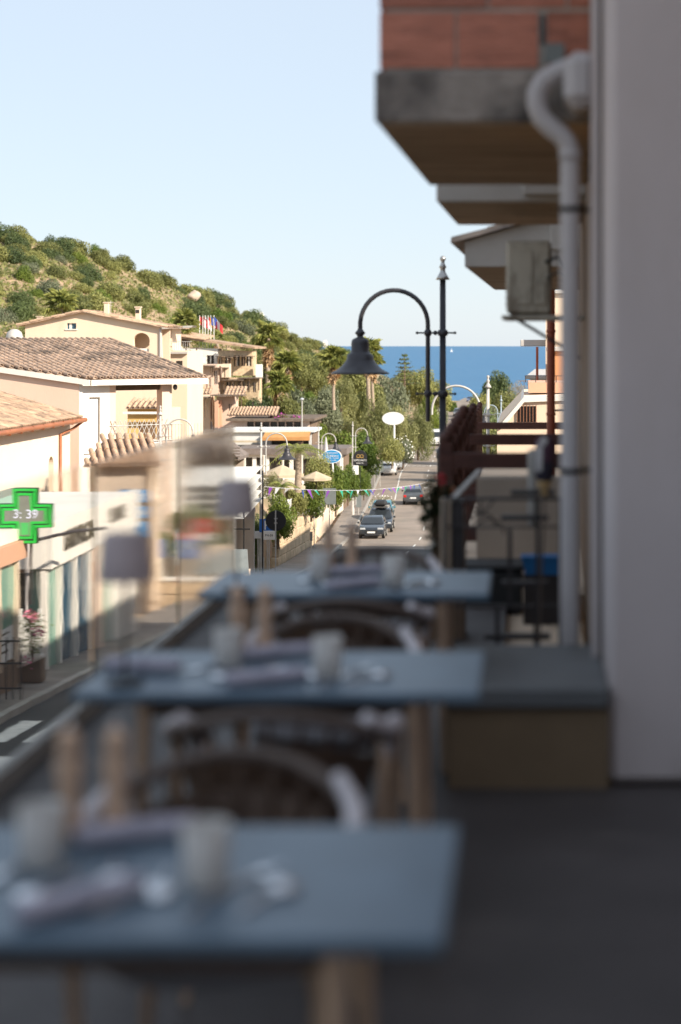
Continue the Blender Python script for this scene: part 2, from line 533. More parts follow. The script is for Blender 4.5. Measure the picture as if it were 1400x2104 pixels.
xs = np.concatenate([np.arange(-330, -60, 5.0), np.arange(-60, 20, 1.25), np.arange(20, 160, 7.0)])
ys = np.concatenate([np.arange(-60, 130, 2.5), np.arange(130, 700, 4.0)])
tag(grid_mesh("ground", xs, ys, ground, M['dry_earth']), "dry grassy hillside and ground of the town", kind='structure')

# sea
m = bpy.data.materials.new('sea'); m.use_nodes = True
_n = m.node_tree; _b = _n.nodes["Principled BSDF"]
_b.inputs["Base Color"].default_value = (.010, .07, .16, 1); _b.inputs["Roughness"].default_value = .32
_b.inputs["IOR"].default_value = 1.12
_t = node(_n, "ShaderNodeTexCoord"); _w = node(_n, "ShaderNodeTexNoise"); _w.inputs["Scale"].default_value = .06; _w.inputs["Detail"].default_value = 8
_mp = node(_n, "ShaderNodeMapping"); _mp.inputs["Scale"].default_value = (.25, 1.6, 1)
_n.links.new(_t.outputs["Object"], _mp.inputs[0]); _n.links.new(_mp.outputs[0], _w.inputs["Vector"])
_bp = node(_n, "ShaderNodeBump"); _bp.inputs["Strength"].default_value = .9; _bp.inputs["Distance"].default_value = 3.0
_n.links.new(_w.outputs["Fac"], _bp.inputs["Height"]); _n.links.new(_bp.outputs[0], _b.inputs["Normal"])
_c = node(_n, "ShaderNodeValToRGB"); _c.color_ramp.elements[0].color = (.017, .11, .235, 1); _c.color_ramp.elements[1].color = (.025, .14, .285, 1)
_c.color_ramp.elements[0].position = .35; _c.color_ramp.elements[1].position = .65
_n.links.new(_w.outputs["Fac"], _c.inputs[0]); _n.links.new(_c.outputs[0], _b.inputs["Base Color"])
tag(MB().quad((-14000, 300, SEA), (14000, 300, SEA), (14000, 40000, SEA), (-14000, 40000, SEA)).build("sea", m), "calm blue sea to the horizon", kind='structure')

def strip(name, lo, hi, zo, y0, y1, m, dy=2.0, dz=0.0):
    """ribbon along the street between offsets lo(y) and hi(y) from its centre"""
    b = MB()
    n = int((y1 - y0) / dy) + 1
    for k in range(n):
        y = y0 + k * dy
        b.v += [(float(rc(y) + lo(y)), y, float(rz(y)) + zo), (float(rc(y) + hi(y)), y, float(rz(y)) + zo)]
        if dz: b.v += [(float(rc(y) + lo(y)), y, float(rz(y)) + zo - dz), (float(rc(y) + hi(y)), y, float(rz(y)) + zo - dz)]
    s = 4 if dz else 2
    for k in range(n - 1):
        a = k * s
        b.f.append((a, a + 1, a + s + 1, a + s))
        if dz:
            b.f.append((a, a + s, a + s + 2, a + 2)); b.f.append((a + 1, a + 3, a + s + 3, a + s + 1))
    b.sm = [False] * len(b.f)
    return b.build(name, m)
tag(strip("road", lambda y: -rl(y), lambda y: 3.2, 0, 102, 560, M['asphalt']), "pale asphalt street running down towards the sea", kind='structure')
tag(strip("road", lambda y: -rl(y), lambda y: 3.2, 0, -50, 102, M['asphalt_shaded']), "asphalt of the near street with the shade painted into its dark tone", kind='structure')
tag(strip("pavement", lambda y: -rl(y) - 1.75, lambda y: -rl(y) - .16, .12, 2, 240, M['paving'], dz=.3), "paved footway on the shop side", kind='structure')
tag(strip("kerb", lambda y: -rl(y) - .16, lambda y: -rl(y), .13, 2, 240, M['kerbstone'], dz=.3), "stone kerb of the footway", kind='structure')
tag(strip("pavement", lambda y: 3.36, lambda y: 4.9, .12, 2, 240, M['paving'], dz=.3), "paved footway on the terrace side", kind='structure')
tag(strip("kerb", lambda y: 3.2, lambda y: 3.36, .13, 2, 240, M['kerbstone'], dz=.3), "stone kerb on the terrace side", kind='structure')
tag(strip("road_line", lambda y: -3.09 , lambda y: -3.0, .006, 150, 330, M['roadpaint']), "white parking lane line along the road", kind='structure')
for y0 in np.arange(60, 330, 9.0):
    tag(strip("road_line", lambda y: -.05, lambda y: .05, .006, y0, y0 + 3.0, M['roadpaint'], dy=1.0), "white centre line dash on the road", kind='structure')
for yc in (24.0, 27.5, 166.0, 205.0, 262.0):
    for k in range(10):
        x0 = -2.9 + k * .62
        if yc in (166.0, 262.0) and k % 2: continue
        b = MB()
        pts = [(x0, yc), (x0 + .36, yc), (x0 + .36, yc + 2.2), (x0, yc + 2.2)] if yc != 205.0 else [(x0, yc), (x0 + .5, yc), (x0 + .5, yc + .4), (x0, yc + .4)]
        tag(b.quad(*[(float(rc(q)) + p, q, float(rz(q)) + .012) for p, q in pts]).build("crossing_stripe", M['roadpaint']), "white stripe of the pedestrian crossing", kind='structure')

# ------------------------------------------------------------------ terrace
TZ = CZ - 1.77
t = tag(MB().box(-2.2, 1.6, -4, 6.8, TZ - .25, TZ).build("terrace_floor", M['floor_tile']), "dark tiled terrace floor", kind='structure')
tag(MB().box(-2.2, -.13, 6.8, 12.3, TZ - .25, TZ).build("terrace_floor", M['floor_tile']), "dark tiled terrace floor running on along the glass", kind='structure')

# restaurant building on the near right
rb = thing("restaurant_building", "grey rendered wall and pillar at the right edge of the terrace", "building", (0, 0, 0))
MB().bevbox(.335, 1.6, 6.82, 7.36, TZ, CZ + 6.0, .03).build("pillar", M['plaster_grey'], rb)
MB().box(1.05, 9, -9, 6.8, TZ - 4, CZ + 6.0).build("wall", M['plaster_grey'], rb)
MB().box(-2.1, 1.04, -4, 6.7, TZ - 4.2, TZ - .26).build("ground_storey", M['plaster_ochre'], rb)
MB().box(-2.1, -.2, 6.72, 12.2, TZ - 4.8, TZ - .26).build("ground_storey", M['plaster_ochre'], rb)

lw = thing("parapet_bench", "low grey parapet with a broad cap at the end of the terrace", "parapet", (0, 0, 0))
MB().box(-.31, .333, 6.76, 7.6, TZ, CZ - 1.45).build("base_wall", M['parapet_brown'], lw)
MB().bevbox(-.32, .333, 6.72, 7.7, CZ - 1.445, CZ - 1.36, .012).build("cap", M['parapet_cap'], lw)

# glass balustrade along the street side
m = bpy.data.materials.new('rail_glass'); m.use_nodes = True
_n = m.node_tree; _b = _n.nodes["Principled BSDF"]
_b.inputs["Base Color"].default_value = (.93, .92, .90, 1); _b.inputs["Roughness"].default_value = .006
_b.inputs["Transmission Weight"].default_value = 1.0; _b.inputs["IOR"].default_value = 1.14
_t = node(_n, "ShaderNodeTexCoord"); _w = node(_n, "ShaderNodeTexNoise"); _w.inputs["Scale"].default_value = 3.0; _w.inputs["Detail"].default_value = 2
_n.links.new(_t.outputs["Object"], _w.inputs["Vector"])
_bp = node(_n, "ShaderNodeBump"); _bp.inputs["Strength"].default_value = .05; _bp.inputs["Distance"].default_value = .02
_n.links.new(_w.outputs["Fac"], _bp.inputs["Height"]); _n.links.new(_bp.outputs[0], _b.inputs["Normal"])
M['rail_glass'] = m
for k, r_ in (('rail_glass_hazed', .03), ('rail_glass_frosty', .048)):
    M[k] = m.copy(); M[k].name = k
    M[k].node_tree.nodes["Principled BSDF"].inputs["Roughness"].default_value = r_
gb = thing("glass_balustrade", "clear glass wind screen along the street edge of the terrace", "balustrade", (-2.1, 0, TZ))
for k in range(6):
    y0 = .25 + k * 2.0
    MB().box(-.006, .006, y0, y0 + 1.93, .06, 1.2).build("glass_pane", M['rail_glass' if k < 4 else 'rail_glass_hazed' if k == 4 else 'rail_glass_frosty'], gb)
MB().box(-.035, .035, .2, 12.25, 0, .07).build("bottom_channel", M['galv'], gb)

# ------------------------------------------------------------------ neighbouring facades on the right
RZ = R(-1.35)
nb = thing("brick_balcony_house", "house with an unfinished brick balcony parapet on a stained concrete slab", "house", (.335, 8.0, CZ), RZ)
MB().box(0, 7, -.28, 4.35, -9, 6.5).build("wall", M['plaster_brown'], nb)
MB().box(-.03, .0, -.62, -.28, -1.36, 6.5).build("corner_pilaster", M['plaster_grey'], nb)
MB().box(-.012, .0, -.24, .55, -9, 6.5).build("ochre_strip", M['plaster_ochre'], nb)
MB().bevbox(-1.05, -.0, 0, 3.1, 1.055, 1.30, .012).build("balcony_slab", M['concrete'], nb)
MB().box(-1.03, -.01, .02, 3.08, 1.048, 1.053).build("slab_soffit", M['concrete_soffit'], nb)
MB().box(-1.005, -.02, .044, .14, 1.302, 2.9).build("mortar_bed", M['mortar'], nb)
MB().box(-1.005, -.93, .142, 3.0, 1.302, 2.9).build("mortar_bed", M['mortar'], nb)
bz = 1.318
rows = [[(-1.03, -.672), (-.66, -.275), (-.235, -.03)], [(-1.03, -.52), (-.508, -.145), (-.133, -.03)], [(-1.03, -.672), (-.66, -.285), (-.27, -.03)], [(-1.03, -.52), (-.508, -.145), (-.133, -.03)]]
for r_ in rows:
    for a, b_ in r_:
        dx = rnd.uniform(-.004, .004)
        MB().bevbox(a, b_, .035 + dx, .135, bz, bz + .265, .005).build("brick", M['brick'], nb)
    y = .16
    while y < 2.9:
        MB().bevbox(-1.035 + rnd.uniform(-.004, .004), -.94, y, y + .36, bz, bz + .265, .005).build("brick", M['brick'], nb)
        y += .375
    bz += .285
MB().bevbox(-.245, -.15, .018, .032, 1.335, 1.43, .003).build("tile_patch", M['sign_grey'], nb)
MB().box(-.262, -.245, .03, .05, 1.43, 1.57).build("open_joint", M['black_metal'], nb)
MB().sphere((-.04, -.06, 1.245), .085, 14, 9, 1.5).build("pipe_collar", M['plaster_grey'], nb)
MB().bevbox(-.155, .0, -.40, -.02, 1.075, 1.325, .05).build("drain_box", M['pipe_grey'], nb)

dp = thing("downpipe", "pale grey rain downpipe with a bent neck below the concrete slab", "downpipe", (.335, 7.78, CZ), RZ)
pts = [V(px, py, 7.78) - Vector((.335, 7.78, CZ)) for px, py in ((1200, 128), (1172, 138), (1140, 151), (1116, 168), (1104, 190), (1103, 215), (1112, 240), (1130, 260), (1152, 276), (1166, 292), (1172, 315))]
MB().tube(pts, .047, 16).build("pipe_bend", M['pipe_grey'], dp)
p = pts[-1]
MB().cyl((p.x, 0, p.z + .03), (p.x, 0, -1.37), .046, None, 18).build("pipe", M['pipe_grey'], dp)
for py in (430, 967):
    z = -(py - CY) / F * 7.78
    c = MB()
    c.lathe([(.05, -.012), (.053, -.012), (.053, .012), (.05, .012)], 18, (p.x, 0, z))
    c.cyl((p.x + .05, 0, z), (p.x + .14, .1, z), .012, None, 8)
    c.build("clamp", M['rubber'], dp)
for px, py in ((1158, 262), (1110, 178)):
    q = V(px, py, 7.78) - Vector((.335, 7.78, CZ))
MB().lathe([(.046, -.02), (.052, -.02), (.052, .02), (.046, .02)], 18, (p.x, 0, p.z - .01)).build("pipe_sleeve", M['pipe_grey'], dp)

# next house: pale slab
n2 = thing("pale_balcony_house", "house with a thin pale balcony slab under the concrete one", "house", (.44, 12.36, CZ), RZ)
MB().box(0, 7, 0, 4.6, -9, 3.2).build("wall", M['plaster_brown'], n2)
MB().bevbox(-1.1, 0, .1, 2.4, 1.055, 1.185, .01).build("balcony_slab", M['slab_white'], n2)
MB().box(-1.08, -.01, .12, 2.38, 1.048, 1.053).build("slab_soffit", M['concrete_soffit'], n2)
MB().bevbox(-.46, -.0, .02, .09, 1.10, 1.24, .01).build("beam_end", M['slab_white'], n2)

ac = thing("air_conditioner", "weathered white air conditioner unit on a wall bracket", "air conditioner", (.44, 12.7, CZ), RZ)
a0 = MB().bevbox(-.585, -.25, 0, .85, .235, .785, .02).build("casing", M['ac_white'], ac)
MB().bevbox(-.50, -.385, -.012, .0, .30, .70, .008).build("side_cover", M['ac_white'], ac)
MB().bevbox(-.375, -.285, -.02, .0, .30, .48, .008).build("valve_cover", M['ac_white'], ac)
for k in range(9):
    MB().box(-.595, -.586, .1, .7, .30 + k * .05, .315 + k * .05).build("fan_grille_bar", M['ac_white'], ac)
MB().bevbox(-.62, -.0, .0, .8, .19, .225, .008).build("bracket_shelf", M['ac_white'], ac)
for y in (.1, .7):
    MB().tube([(-.5, y, .19), (-.02, y, -.1)], .014, 6).build("bracket_strut", M['iron'], ac)
MB().tube([(-.29, -.02, .62), (-.2, -.05, .66), (-.13, -.05, .5), (-.14, -.03, .32), (-.08, -.03, .22), (-.05, -.02, -.1)], .014, 6).build("refrigerant_hose", M['rubber'], ac)
MB().tube([(-.28, -.02, .5), (-.19, -.06, .55), (-.1, -.05, .42), (-.1, -.03, .30)], .01, 6).build("cable", M['black_metal'], ac)

# tiled eave house
eh = thing("tiled_eave_house", "house with a boxed white eave under a short clay tile roof edge", "house", (.55, 17.0, CZ), RZ)
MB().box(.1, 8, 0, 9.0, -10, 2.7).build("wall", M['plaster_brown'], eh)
MB().extr([(-1.16, 0, .79), (-1.16, 0, 1.03), (-.6, 0, 1.215), (.1, 0, 1.41), (.1, 0, .79)], (0, 7.0, 0)).build("eave_box", M['slab_white'], eh)
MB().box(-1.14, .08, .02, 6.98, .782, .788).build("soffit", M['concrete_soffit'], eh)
for k in range(5):
    for j in range(26):
        x0, z0 = -1.30 + k * .36, 1.0 + k * .1
        if j == 0 or k == 0:
            MB().add([(x0, j * .27 - .08, z0 + .02), (x0 + .4, j * .27 - .08, z0 + .13), (x0 + .4, j * .27 + .05, z0 + .19), (x0, j * .27 + .05, z0 + .09), (x0, j * .27 + .18, z0 + .02), (x0 + .4, j * .27 + .18, z0 + .13), (x0, j*.27+.05, z0+.05), (x0+.4, j*.27+.05, z0+.15)],
                     [(0, 1, 2, 3), (3, 2, 5, 4), (0, 3, 4, 6), (1, 7, 5, 2), (0, 6, 7, 1), (6, 4, 5, 7)]).build("roof_tile", M['tile_dark'], eh)
MB().bevbox(-.30, .1, -.12, -.02, .95, 1.30, .01).build("beam_end", M['slab_white'], eh)

rp = thing("red_downpipe", "reddish brown downpipe running down past the air conditioner", "downpipe", (.37, 24.6, CZ))
MB().cyl((0, 0, 1.4), (0, 0, -2.2), .06, None, 12).build("pipe", M['pipe_red'], rp)
for z in (.2, -1.0):
    MB().lathe([(.06, -.02), (.07, -.02), (.07, .02), (.06, .02)], 12, (0, 0, z)).build("clamp", M['pipe_red'], rp)
MB().cyl((.0, 0, -.95), (.35, .2, -.95), .015).build("wall_anchor", M['iron'], rp)

# row of further houses on the right, each stepping down
def row_house(name, label, x0, y0, y1, ztop, wallm, overhang=.4, rz_=RZ, bottom=-16):
    h = thing(name, label, "house", (x0, y0, CZ), rz_)
    MB().box(0, 9, 0, y1 - y0 - .03, bottom, ztop).build("wall", wallm, h)
    MB().bevbox(-overhang, 9.1, -.15, y1 - y0 - .05, ztop + .004, ztop + .14, .02).build("roof_slab", M['slab_white'], h)
    return h
h = row_house("stepped_house", "house hidden behind the dark red wooden balcony", .62, 26.2, 39, 1.25, M['plaster_cream'], .1)
h = row_house("stepped_house", "tall house with a lit cream gable behind the red downpipe", .75, 63.0, 74, 1.9, M['plaster_cream'], .15)
MB().bevbox(-.95, .1, .5, 2.6, -.05, .2, .02).build("balcony_slab", M['slab_white'], h)
MB().cyl((-.32, .35, -.07), (-.32, .35, -2.6), .05).build("downpipe", M['pipe_red'], h)
for k in range(8):
    MB().cyl((-.95 + k * .13, .3, -1.35), (-.85 + k * .13, .3, -2.0), .013, None, 5).build("balcony_bar", M['sign_white'], h)
MB().box(-1.0, .1, .28, .32, -1.36, -1.32).build("balcony_rail", M['sign_white'], h)
MB().box(-.012, 0, 1.0, 2.0, -1.9, -.5).build("window", M['window_dark'], h)
lt = thing("roof_terrace_house", "sunlit house with an orange roof terrace wall behind the dark wooden rails", "house", (-.62, 43.0, CZ))
MB().extr([(.55, 0, -1.36), (7, 0, -1.15), (7, 0, -8), (-.1, 0, -8), (-.1, 0, -2.05)], (0, 9, 0)).build("wall", M['plaster_cream'], lt)
MB().extr([(-.16, -.08, -2.1), (-.02, -.08, -2.02), (.58, -.08, -1.32), (.58, -.08, -1.46), (.05, -.08, -2.1)], (0, 9.1, 0)).build("sloping_coping", M['plaster_white'], lt)
MB().extr([(.58, -.08, -1.30), (7, -.08, -1.09), (7, -.08, -1.2), (.58, -.08, -1.45)], (0, .4, 0)).build("coping", M['plaster_white'], lt)
MB().box(.7, 7, 3.0, 6.0, -1.3, -1.02).build("orange_wall", M['plaster_salmon'], lt)
MB().box(.42, .9, -.02, .0, -1.95, -1.55).build("window", M['window_dark'], lt)
for k in range(7):
    MB().box(.4 + k * .08, .42 + k * .08, -.05, -.022, -1.98, -1.52).build("window_bar", M['shutter'], lt)
for k in range(9):
    MB().cyl((.62 + k * .28, 3.2, -1.02), (.62 + k * .28, 3.2, -.84), .012, None, 5).build("terrace_bar", M['iron'], lt)
MB().box(.6, 3.0, 3.19, 3.21, -.85, -.83).build("terrace_rail", M['iron'], lt)
h = row_house("stepped_house", "orange rendered house far down the right side of the street", .85, 53.0, 62.5, -.2, M['plaster_orange'], .2)
h = row_house("stepped_house", "last low house on the right side of the street", .2, 74.5, 96, -1.5, M['plaster_white'], .2)

# dark red wooden balcony stepping down the street
for i, (d, px0, py, lab) in enumerate(((13.0, 930, 947, "nearest dark red wooden balcony rail with stout posts"), (19.5, 962, 903, "middle dark red wooden balcony rail"), (29.5, 982, 875, "farthest dark red wooden balcony rail"))):
    x0 = (px0 - CX) / F * d; zc = -(py - CY) / F * d
    x1 = .62 + .0235 * (d - 17)
    b = thing("wooden_balcony", lab, "balcony", (0, d, CZ), 0, "wooden balconies stepping down the street")
    MB().bevbox(x0, x1 - .14, 0, .05, zc - .06, zc + .06, .006).build("cross_rail", M['wood_red'], b)
    MB().bevbox(x0, x1 - .14, .01, .05, zc - .33, zc - .22, .006).build("cross_rail", M['wood_red'], b)
    MB().bevbox(x0, x1 - .14, .01, .05, zc - .62, zc - .50, .006).build("cross_rail", M['wood_red'], b)
    MB().box(x0 - .02, x1, .1, 6.2, zc - 1.25, zc - 1.05).build("balcony_floor", M['plaster_cream'], b)
    for k in range(5):
        y = k * 1.4
        xx = x0 - .05 - .012 * y
        MB().bevbox(xx - .055, xx + .055, y, y + .11, zc - 1.2, zc + .14, .008).build("post", M['wood_red'], b)
        MB().sphere((xx, y + .055, zc + .17), .06, 10, 6).build("post_cap", M['wood_red'], b)
    for z in (-.06, -.33, -.6):
        MB().extr([(x0 - .06, .12, zc + z), (x0 - .03, .12, zc + z), (x0 - .03, .12, zc + z + .13), (x0 - .06, .12, zc + z + .13)], (-.07, 5.5, 0)).build("street_rail", M['wood_red'], b)

# wrought iron balcony
ib = thing("iron_balcony", "wrought iron balcony railing in the shade beside the downpipe", "balcony", (0, 9.6, CZ))
def xd(px): return (px - CX) / F * 9.6
def zd(py): return -(py - CY) / F * 9.6
for py, hh in ((1025, .018), (1083, .010), (1247, .016), (1330, .014)):
    MB().box(xd(912), .30, 0, .025, zd(py) - hh / 2, zd(py) + hh / 2).build("rail", M['iron'], ib)
for px, a, b_ in ((1048, 1087, 1245), (1105, 1028, 1245), (1022, 1250, 1328), (1101, 1250, 1328), (1152, 1028, 1328), (915, 1028, 1328)):
    MB().box(xd(px) - .012, xd(px) + .012, .003, .022, zd(b_), zd(a)).build("bar", M['iron'], ib)
for x0, x1, py in ((1030, 1127, 1064), (1050, 1140, 1012), (1031, 1126, 1199), (996, 1131, 1308)):
    MB().box(xd(x0), xd(x1), -.03, .05, zd(py) - .014, zd(py) + .014).build("short_plate", M['iron'], ib)
for cx_, cy_ in ((988, 1085), (1005, 1098)):
    c = Vector((xd(cx_), .012, zd(cy_)))
    MB().tube([c + Vector((.085 * math.cos(a), 0, .085 * math.sin(a))) for a in np.linspace(0, math.pi, 13)], .006, 6).build("scroll_arc", M['iron'], ib)
for a, b_ in (((960, 1030), (988, 1060)), ((1015, 1030), (988, 1060)), ((988, 1030), (988, 1062))):
    MB().tube([(xd(a[0]), .012, zd(a[1])), (xd(b_[0]), .012, zd(b_[1]))], .006, 6).build("scroll_bar", M['iron'], ib)
MB().box(xd(927), xd(952), .05, .16, zd(1172), zd(1032)).build("corner_post", M['iron'], ib)
MB().extr([(xd(926), .0, zd(1027)), (xd(937), .0, zd(1027)), (xd(937), .0, zd(1022)), (xd(926), .0, zd(1022))], (.10, 1.9, .02)).build("side_handrail", M['galv'], ib)
MB().box(xd(905), xd(925), .06, .3, zd(1330), zd(1032)).build("side_wall", M['plaster_cream'], ib)
MB().box(xd(905), .36, .3, 4.0, -2.0, -1.85).build("balcony_floor", M['plaster_cream'], ib)
MB().box(xd(945), .42, 3.3, 3.6, -1.84, -1.02).build("back_wall", M['plaster_taupe'], ib)
MB().bevbox(xd(1085), xd(1102), .25, .32, zd(1090), zd(930), .008).build("metal_post", M['galv'], ib)

bx = thing("storage_box", "black box behind the iron railing beside the blue trough", "box", (0, 11.6, CZ - 1.85))
MB().bevbox(-.42, -.02, 0, .4, .0, .30, .02).build("body", M['dark_plastic'], bx)
MB().bevbox(-.43, -.01, -.01, .41, .303, .34, .01).build("lid", M['dark_plastic'], bx)
bt = thing("planter_trough", "bright blue plastic plant trough on the neighbour's balcony", "planter", (0, 11.2, CZ))
MB().extr([(-.02, 0, -1.42), (.245, 0, -1.42), (.225, 0, -1.52), (0, 0, -1.52)], (0, .16, 0)).build("trough", M['blue_plastic'], bt)
MB().bevbox(-.03, .255, -.01, .17, -1.419, -1.40, .004).build("rim", M['blue_plastic'], bt)
MB().box(-.015, .24, .01, .15, -1.52, -1.85).build("support", M['iron'], bt)

mp_ = thing("mop", "upturned mop with its head wrapped in pale and purple cloth", "mop", (.105, 9.3, CZ))
MB().cyl((.0, 0, -.80), (-.035, 0.05, -1.83), .007, None, 8).build("handle", M['wood_arm'], mp_)
MB().lathe([(.012, -.76), (.05, -.73), (.058, -.66), (.055, -.60), (.045, -.56), (.005, -.545)], 14, (0, 0, 0)).build("dark_wrap", M['cloth_dark'], mp_)
hd = MB().lathe([(.048, -.66), (.056, -.62), (.058, -.56), (.05, -.52), (.028, -.50), (.004, -.492)], 14, (.004, -.004, 0)).build("cloth_head", M['cloth_plum'], mp_)
MB().extr([(-.052, -.052, -.69), (-.015, -.062, -.69), (-.01, -.062, -.56), (-.03, -.055, -.53), (-.052, -.05, -.57)], (0, .02, 0)).build("pale_cloth", M['cloth_pale'], mp_)
MB().extr([(-.035, -.056, -.53), (.0, -.064, -.55), (.018, -.055, -.52), (-.005, -.045, -.495)], (0, .02, 0)).build("pale_cloth", M['cloth_pale'], mp_)
k_ = MB().lathe([(.02, -.74), (.04, -.755), (.036, -.775), (.016, -.79), (.024, -.82), (.004, -.83)], 10, (0, 0, 0))
k_.build("string_tie", M['rope_tan'], mp_)

# ------------------------------------------------------------------ dining furniture on the terrace
TT = CZ - 1.02
def make_table(loc, label):
    t = thing("dining_table", label, "table", loc, 0, "dining tables in a row along the glass")
    MB().bevbox(-.6, .6, 0, .69, -.03, 0, .006).build("tabletop", M['table_top'], t)
    for x in (-.40, .40):
        for y in (.09, .60):
            MB().cyl((x, y, -.032), (x * 1.04, y + (.02 if y > .3 else -.02), -.75), .024, .016, 10).build("leg", M['wood_leg'], t)
    MB().box(-.38, .38, .08, .11, -.085, -.032).build("apron", M['wood_dark'], t)
    MB().box(-.38, .38, .58, .61, -.085, -.032).build("apron", M['wood_dark'], t)
    return t
def make_chair(loc, rz_, label):
    c = thing("armchair", label, "chair", loc, rz_, "armchairs at the terrace tables")
    # faces local -y; back at +y; floor at z = 0
    s = MB(); n = 16
    pl = [(.25 * math.cos(a) * (1 if abs(math.cos(a)) < .8 else 1), .24 * math.sin(a)) for a in np.linspace(0, 2 * math.pi, n, endpoint=False)]
    s.extr([(x, y, .42) for x, y in pl], (0, 0, .045)).build("seat", M['seat_grey'], c)
    arc = [(-.27, -.20, .60), (-.30, -.12, .655), (-.31, 0, .67)] + [(.31 * math.cos(a), .05 + .27 * math.sin(a), .67 + .115 * math.sin(a) ** 1.5) for a in np.linspace(math.pi * .97, math.pi * .03, 15)] + [(.31, 0, .67), (.30, -.12, .655), (.27, -.20, .60)]
    MB().tube(arc, .018, 10).build("arm_rail", M['wood_arm'], c)
    for sx in (-1, 1):
        MB().tube([(sx * .25, .21, .755), (sx * .283, .155, .722), (sx * .303, .09, .70), (sx * .312, -.02, .69), (sx * .305, -.12, .672), (sx * .285, -.19, .625), (sx * .268, -.212, .54)], [.019, .023, .025, .026, .026, .025, .021], 8).build("arm_highlight", M['arm_highlight'], c)  # added pale sleeve over the arm end, a highlight put into colour
        MB().cyl((sx * .27, -.20, .60), (sx * .235, -.24, .0), .02, .013, 8).build("leg", M['wood_leg'], c)
        MB().cyl((sx * .17, .17, .42), (sx * .23, .27, .0), .019, .012, 8).build("leg", M['wood_leg'], c)
    pan = MB(); vs = []
    for k in range(13):
        a = math.pi * (.10 + .80 * k / 12)
        vs += [(.235 * math.cos(a), .04 + .215 * math.sin(a), .47), (.30 * math.cos(a), .05 + .26 * math.sin(a), .615 + .09 * math.sin(a) ** 1.5)]
    pan.add(vs, [(2*k, 2*k+2, 2*k+3, 2*k+1) for k in range(12)], True)
    pan.build("woven_back", M['wood_dark'], c)
    for k in range(9):
        a = math.pi * (.14 + .72 * k / 8)
        MB().cyl((.22 * math.cos(a), .04 + .2 * math.sin(a), .46), (.305 * math.cos(a), .05 + .265 * math.sin(a), .655 + .11 * math.sin(a) ** 1.5), .008, None, 6).build("back_spindle", M['wood_dark'], c)
    return c
def make_tumbler(loc, label):
    g = MB().lathe([(.0, .001), (.037, .001), (.041, .012), (.046, .12), (.043, .12), (.038, .016), (.0, .014)], 18).build("tumbler", M['frost'], None)
    g.location = loc
    return tag(g, label, "glass", "frosted tumblers on the terrace tables")
m = bpy.data.materials.new('frost'); m.use_nodes = True
_b = m.node_tree.nodes["Principled BSDF"]; _b.inputs["Base Color"].default_value = (.86, .83, .79, 1); _b.inputs["Roughness"].default_value = .4
_b.inputs["Transmission Weight"].default_value = .35; _b.inputs["IOR"].default_value = 1.3
M['frost'] = m

YS = (2.91, 4.96, 6.95)
XC = (-.74, -.735, -.75)
which = ("nearest table at the bottom of the picture", "middle table of the row", "far table at the end of the row")
def put(fn, *a): return fn(*a)
tab0 = ch0 = None
protos = {}
def again(key, make, loc, rz_, label):
    if key not in protos:
        protos[key] = make(Vector((0, 0, 0)), 0, label) if key == 'chair' else make(Vector((0, 0, 0)), label)
        o = protos[key]
    else:
        o = copy_tree(protos[key]); o["label"] = label
    if key not in ('table', 'chair', 'lamp'): loc = loc + Vector((rnd.uniform(-.012, .012), rnd.uniform(-.012, .012), 0)); rz_ += rnd.uniform(-.25, .25)
    o.location = loc; o.rotation_euler = (0, 0, rz_)
    return o
def make_mill(loc, label):
    t = thing("pepper_mill", label, "pepper mill", loc, 0, "wooden mills standing in pairs on the tables")
    MB().lathe([(.0, 0), (.029, 0), (.030, .03), (.023, .07), (.022, .11), (.028, .15), (.026, .168), (.0, .17)], 16).build("body", M['mill_wood'], t)
    MB().lathe([(.0, .171), (.021, .173), (.024, .19), (.020, .215), (.008, .228), (.0, .23)], 16).build("head", M['mill_wood'], t)
    MB().lathe([(.0, .229), (.006, .230), (.008, .238), (.0, .245)], 10).build("knob", M['steel'], t)
    return t
def make_lamp(loc, label):
    t = thing("table_lamp", label, "lamp", loc, 0, "cordless table lamps with dark shades")
    MB().lathe([(.0, 0), (.055, 0), (.055, .012), (.012, .018), (.0, .018)], 20).build("base", M['black_metal'], t)
    MB().cyl((0, 0, .018), (0, 0, .34), .006).build("stem", M['black_metal'], t)
    MB().lathe([(.080, .315), (.079, .315), (.062, .452), (.0, .455), (.0, .457), (.066, .455), (.080, .315)], 24).build("lamp_shade", M['shade_fabric'], t)
    return t
def make_cutlery(loc, label, kind='fork'):
    b = MB()
    b.tube([(0, -.09, .004), (0, -.03, .006), (0, .03, .008)], [.007, .005, .005], 6)
    if kind == 'spoon':
        b.lathe([(.0, .016), (.018, .014), (.030, .009), (.034, .002), (.031, .0), (.0, .010)], 14, (0, .055, .004))
    else:
        b.extr([(-.012, .02, .008), (.012, .02, .008), (.016, .065, .006), (-.016, .065, .006)], (0, 0, .0025))
        for k in range(4): b.box(-.012 + k * .007, -.009 + k * .007, .06, .10, .007, .009)
    o = b.build(kind, M['steel'])
    o.location = loc
    return tag(o, label, kind, "cutlery beside the rolled napkins")
def make_spoon(loc, label): return make_cutlery(loc, label, 'spoon')
def make_napkin(loc, label):
    t = thing("rolled_napkin", label, "napkin", loc, 0, "rolled napkins at the place settings")
    b = MB()
    prof = [(.005, -.125), (.022, -.122), (.026, -.09), (.024, -.02), (.026, .05), (.024, .10), (.021, .122), (.005, .125)]
    vs = b.lathe(prof, 14)
    b.v = [(z, x, y * .85 + .024) for x, y, z in b.v]
    b.build("roll", M['napkin'], t)
    b2 = MB().lathe([(.0265, -.012), (.0285, -.012), (.0285, .012), (.0265, .012)], 14)
    b2.v = [(z, x, y * .85 + .024) for x, y, z in b2.v]
    b2.build("paper_band", M['napkin'], t)
    return t

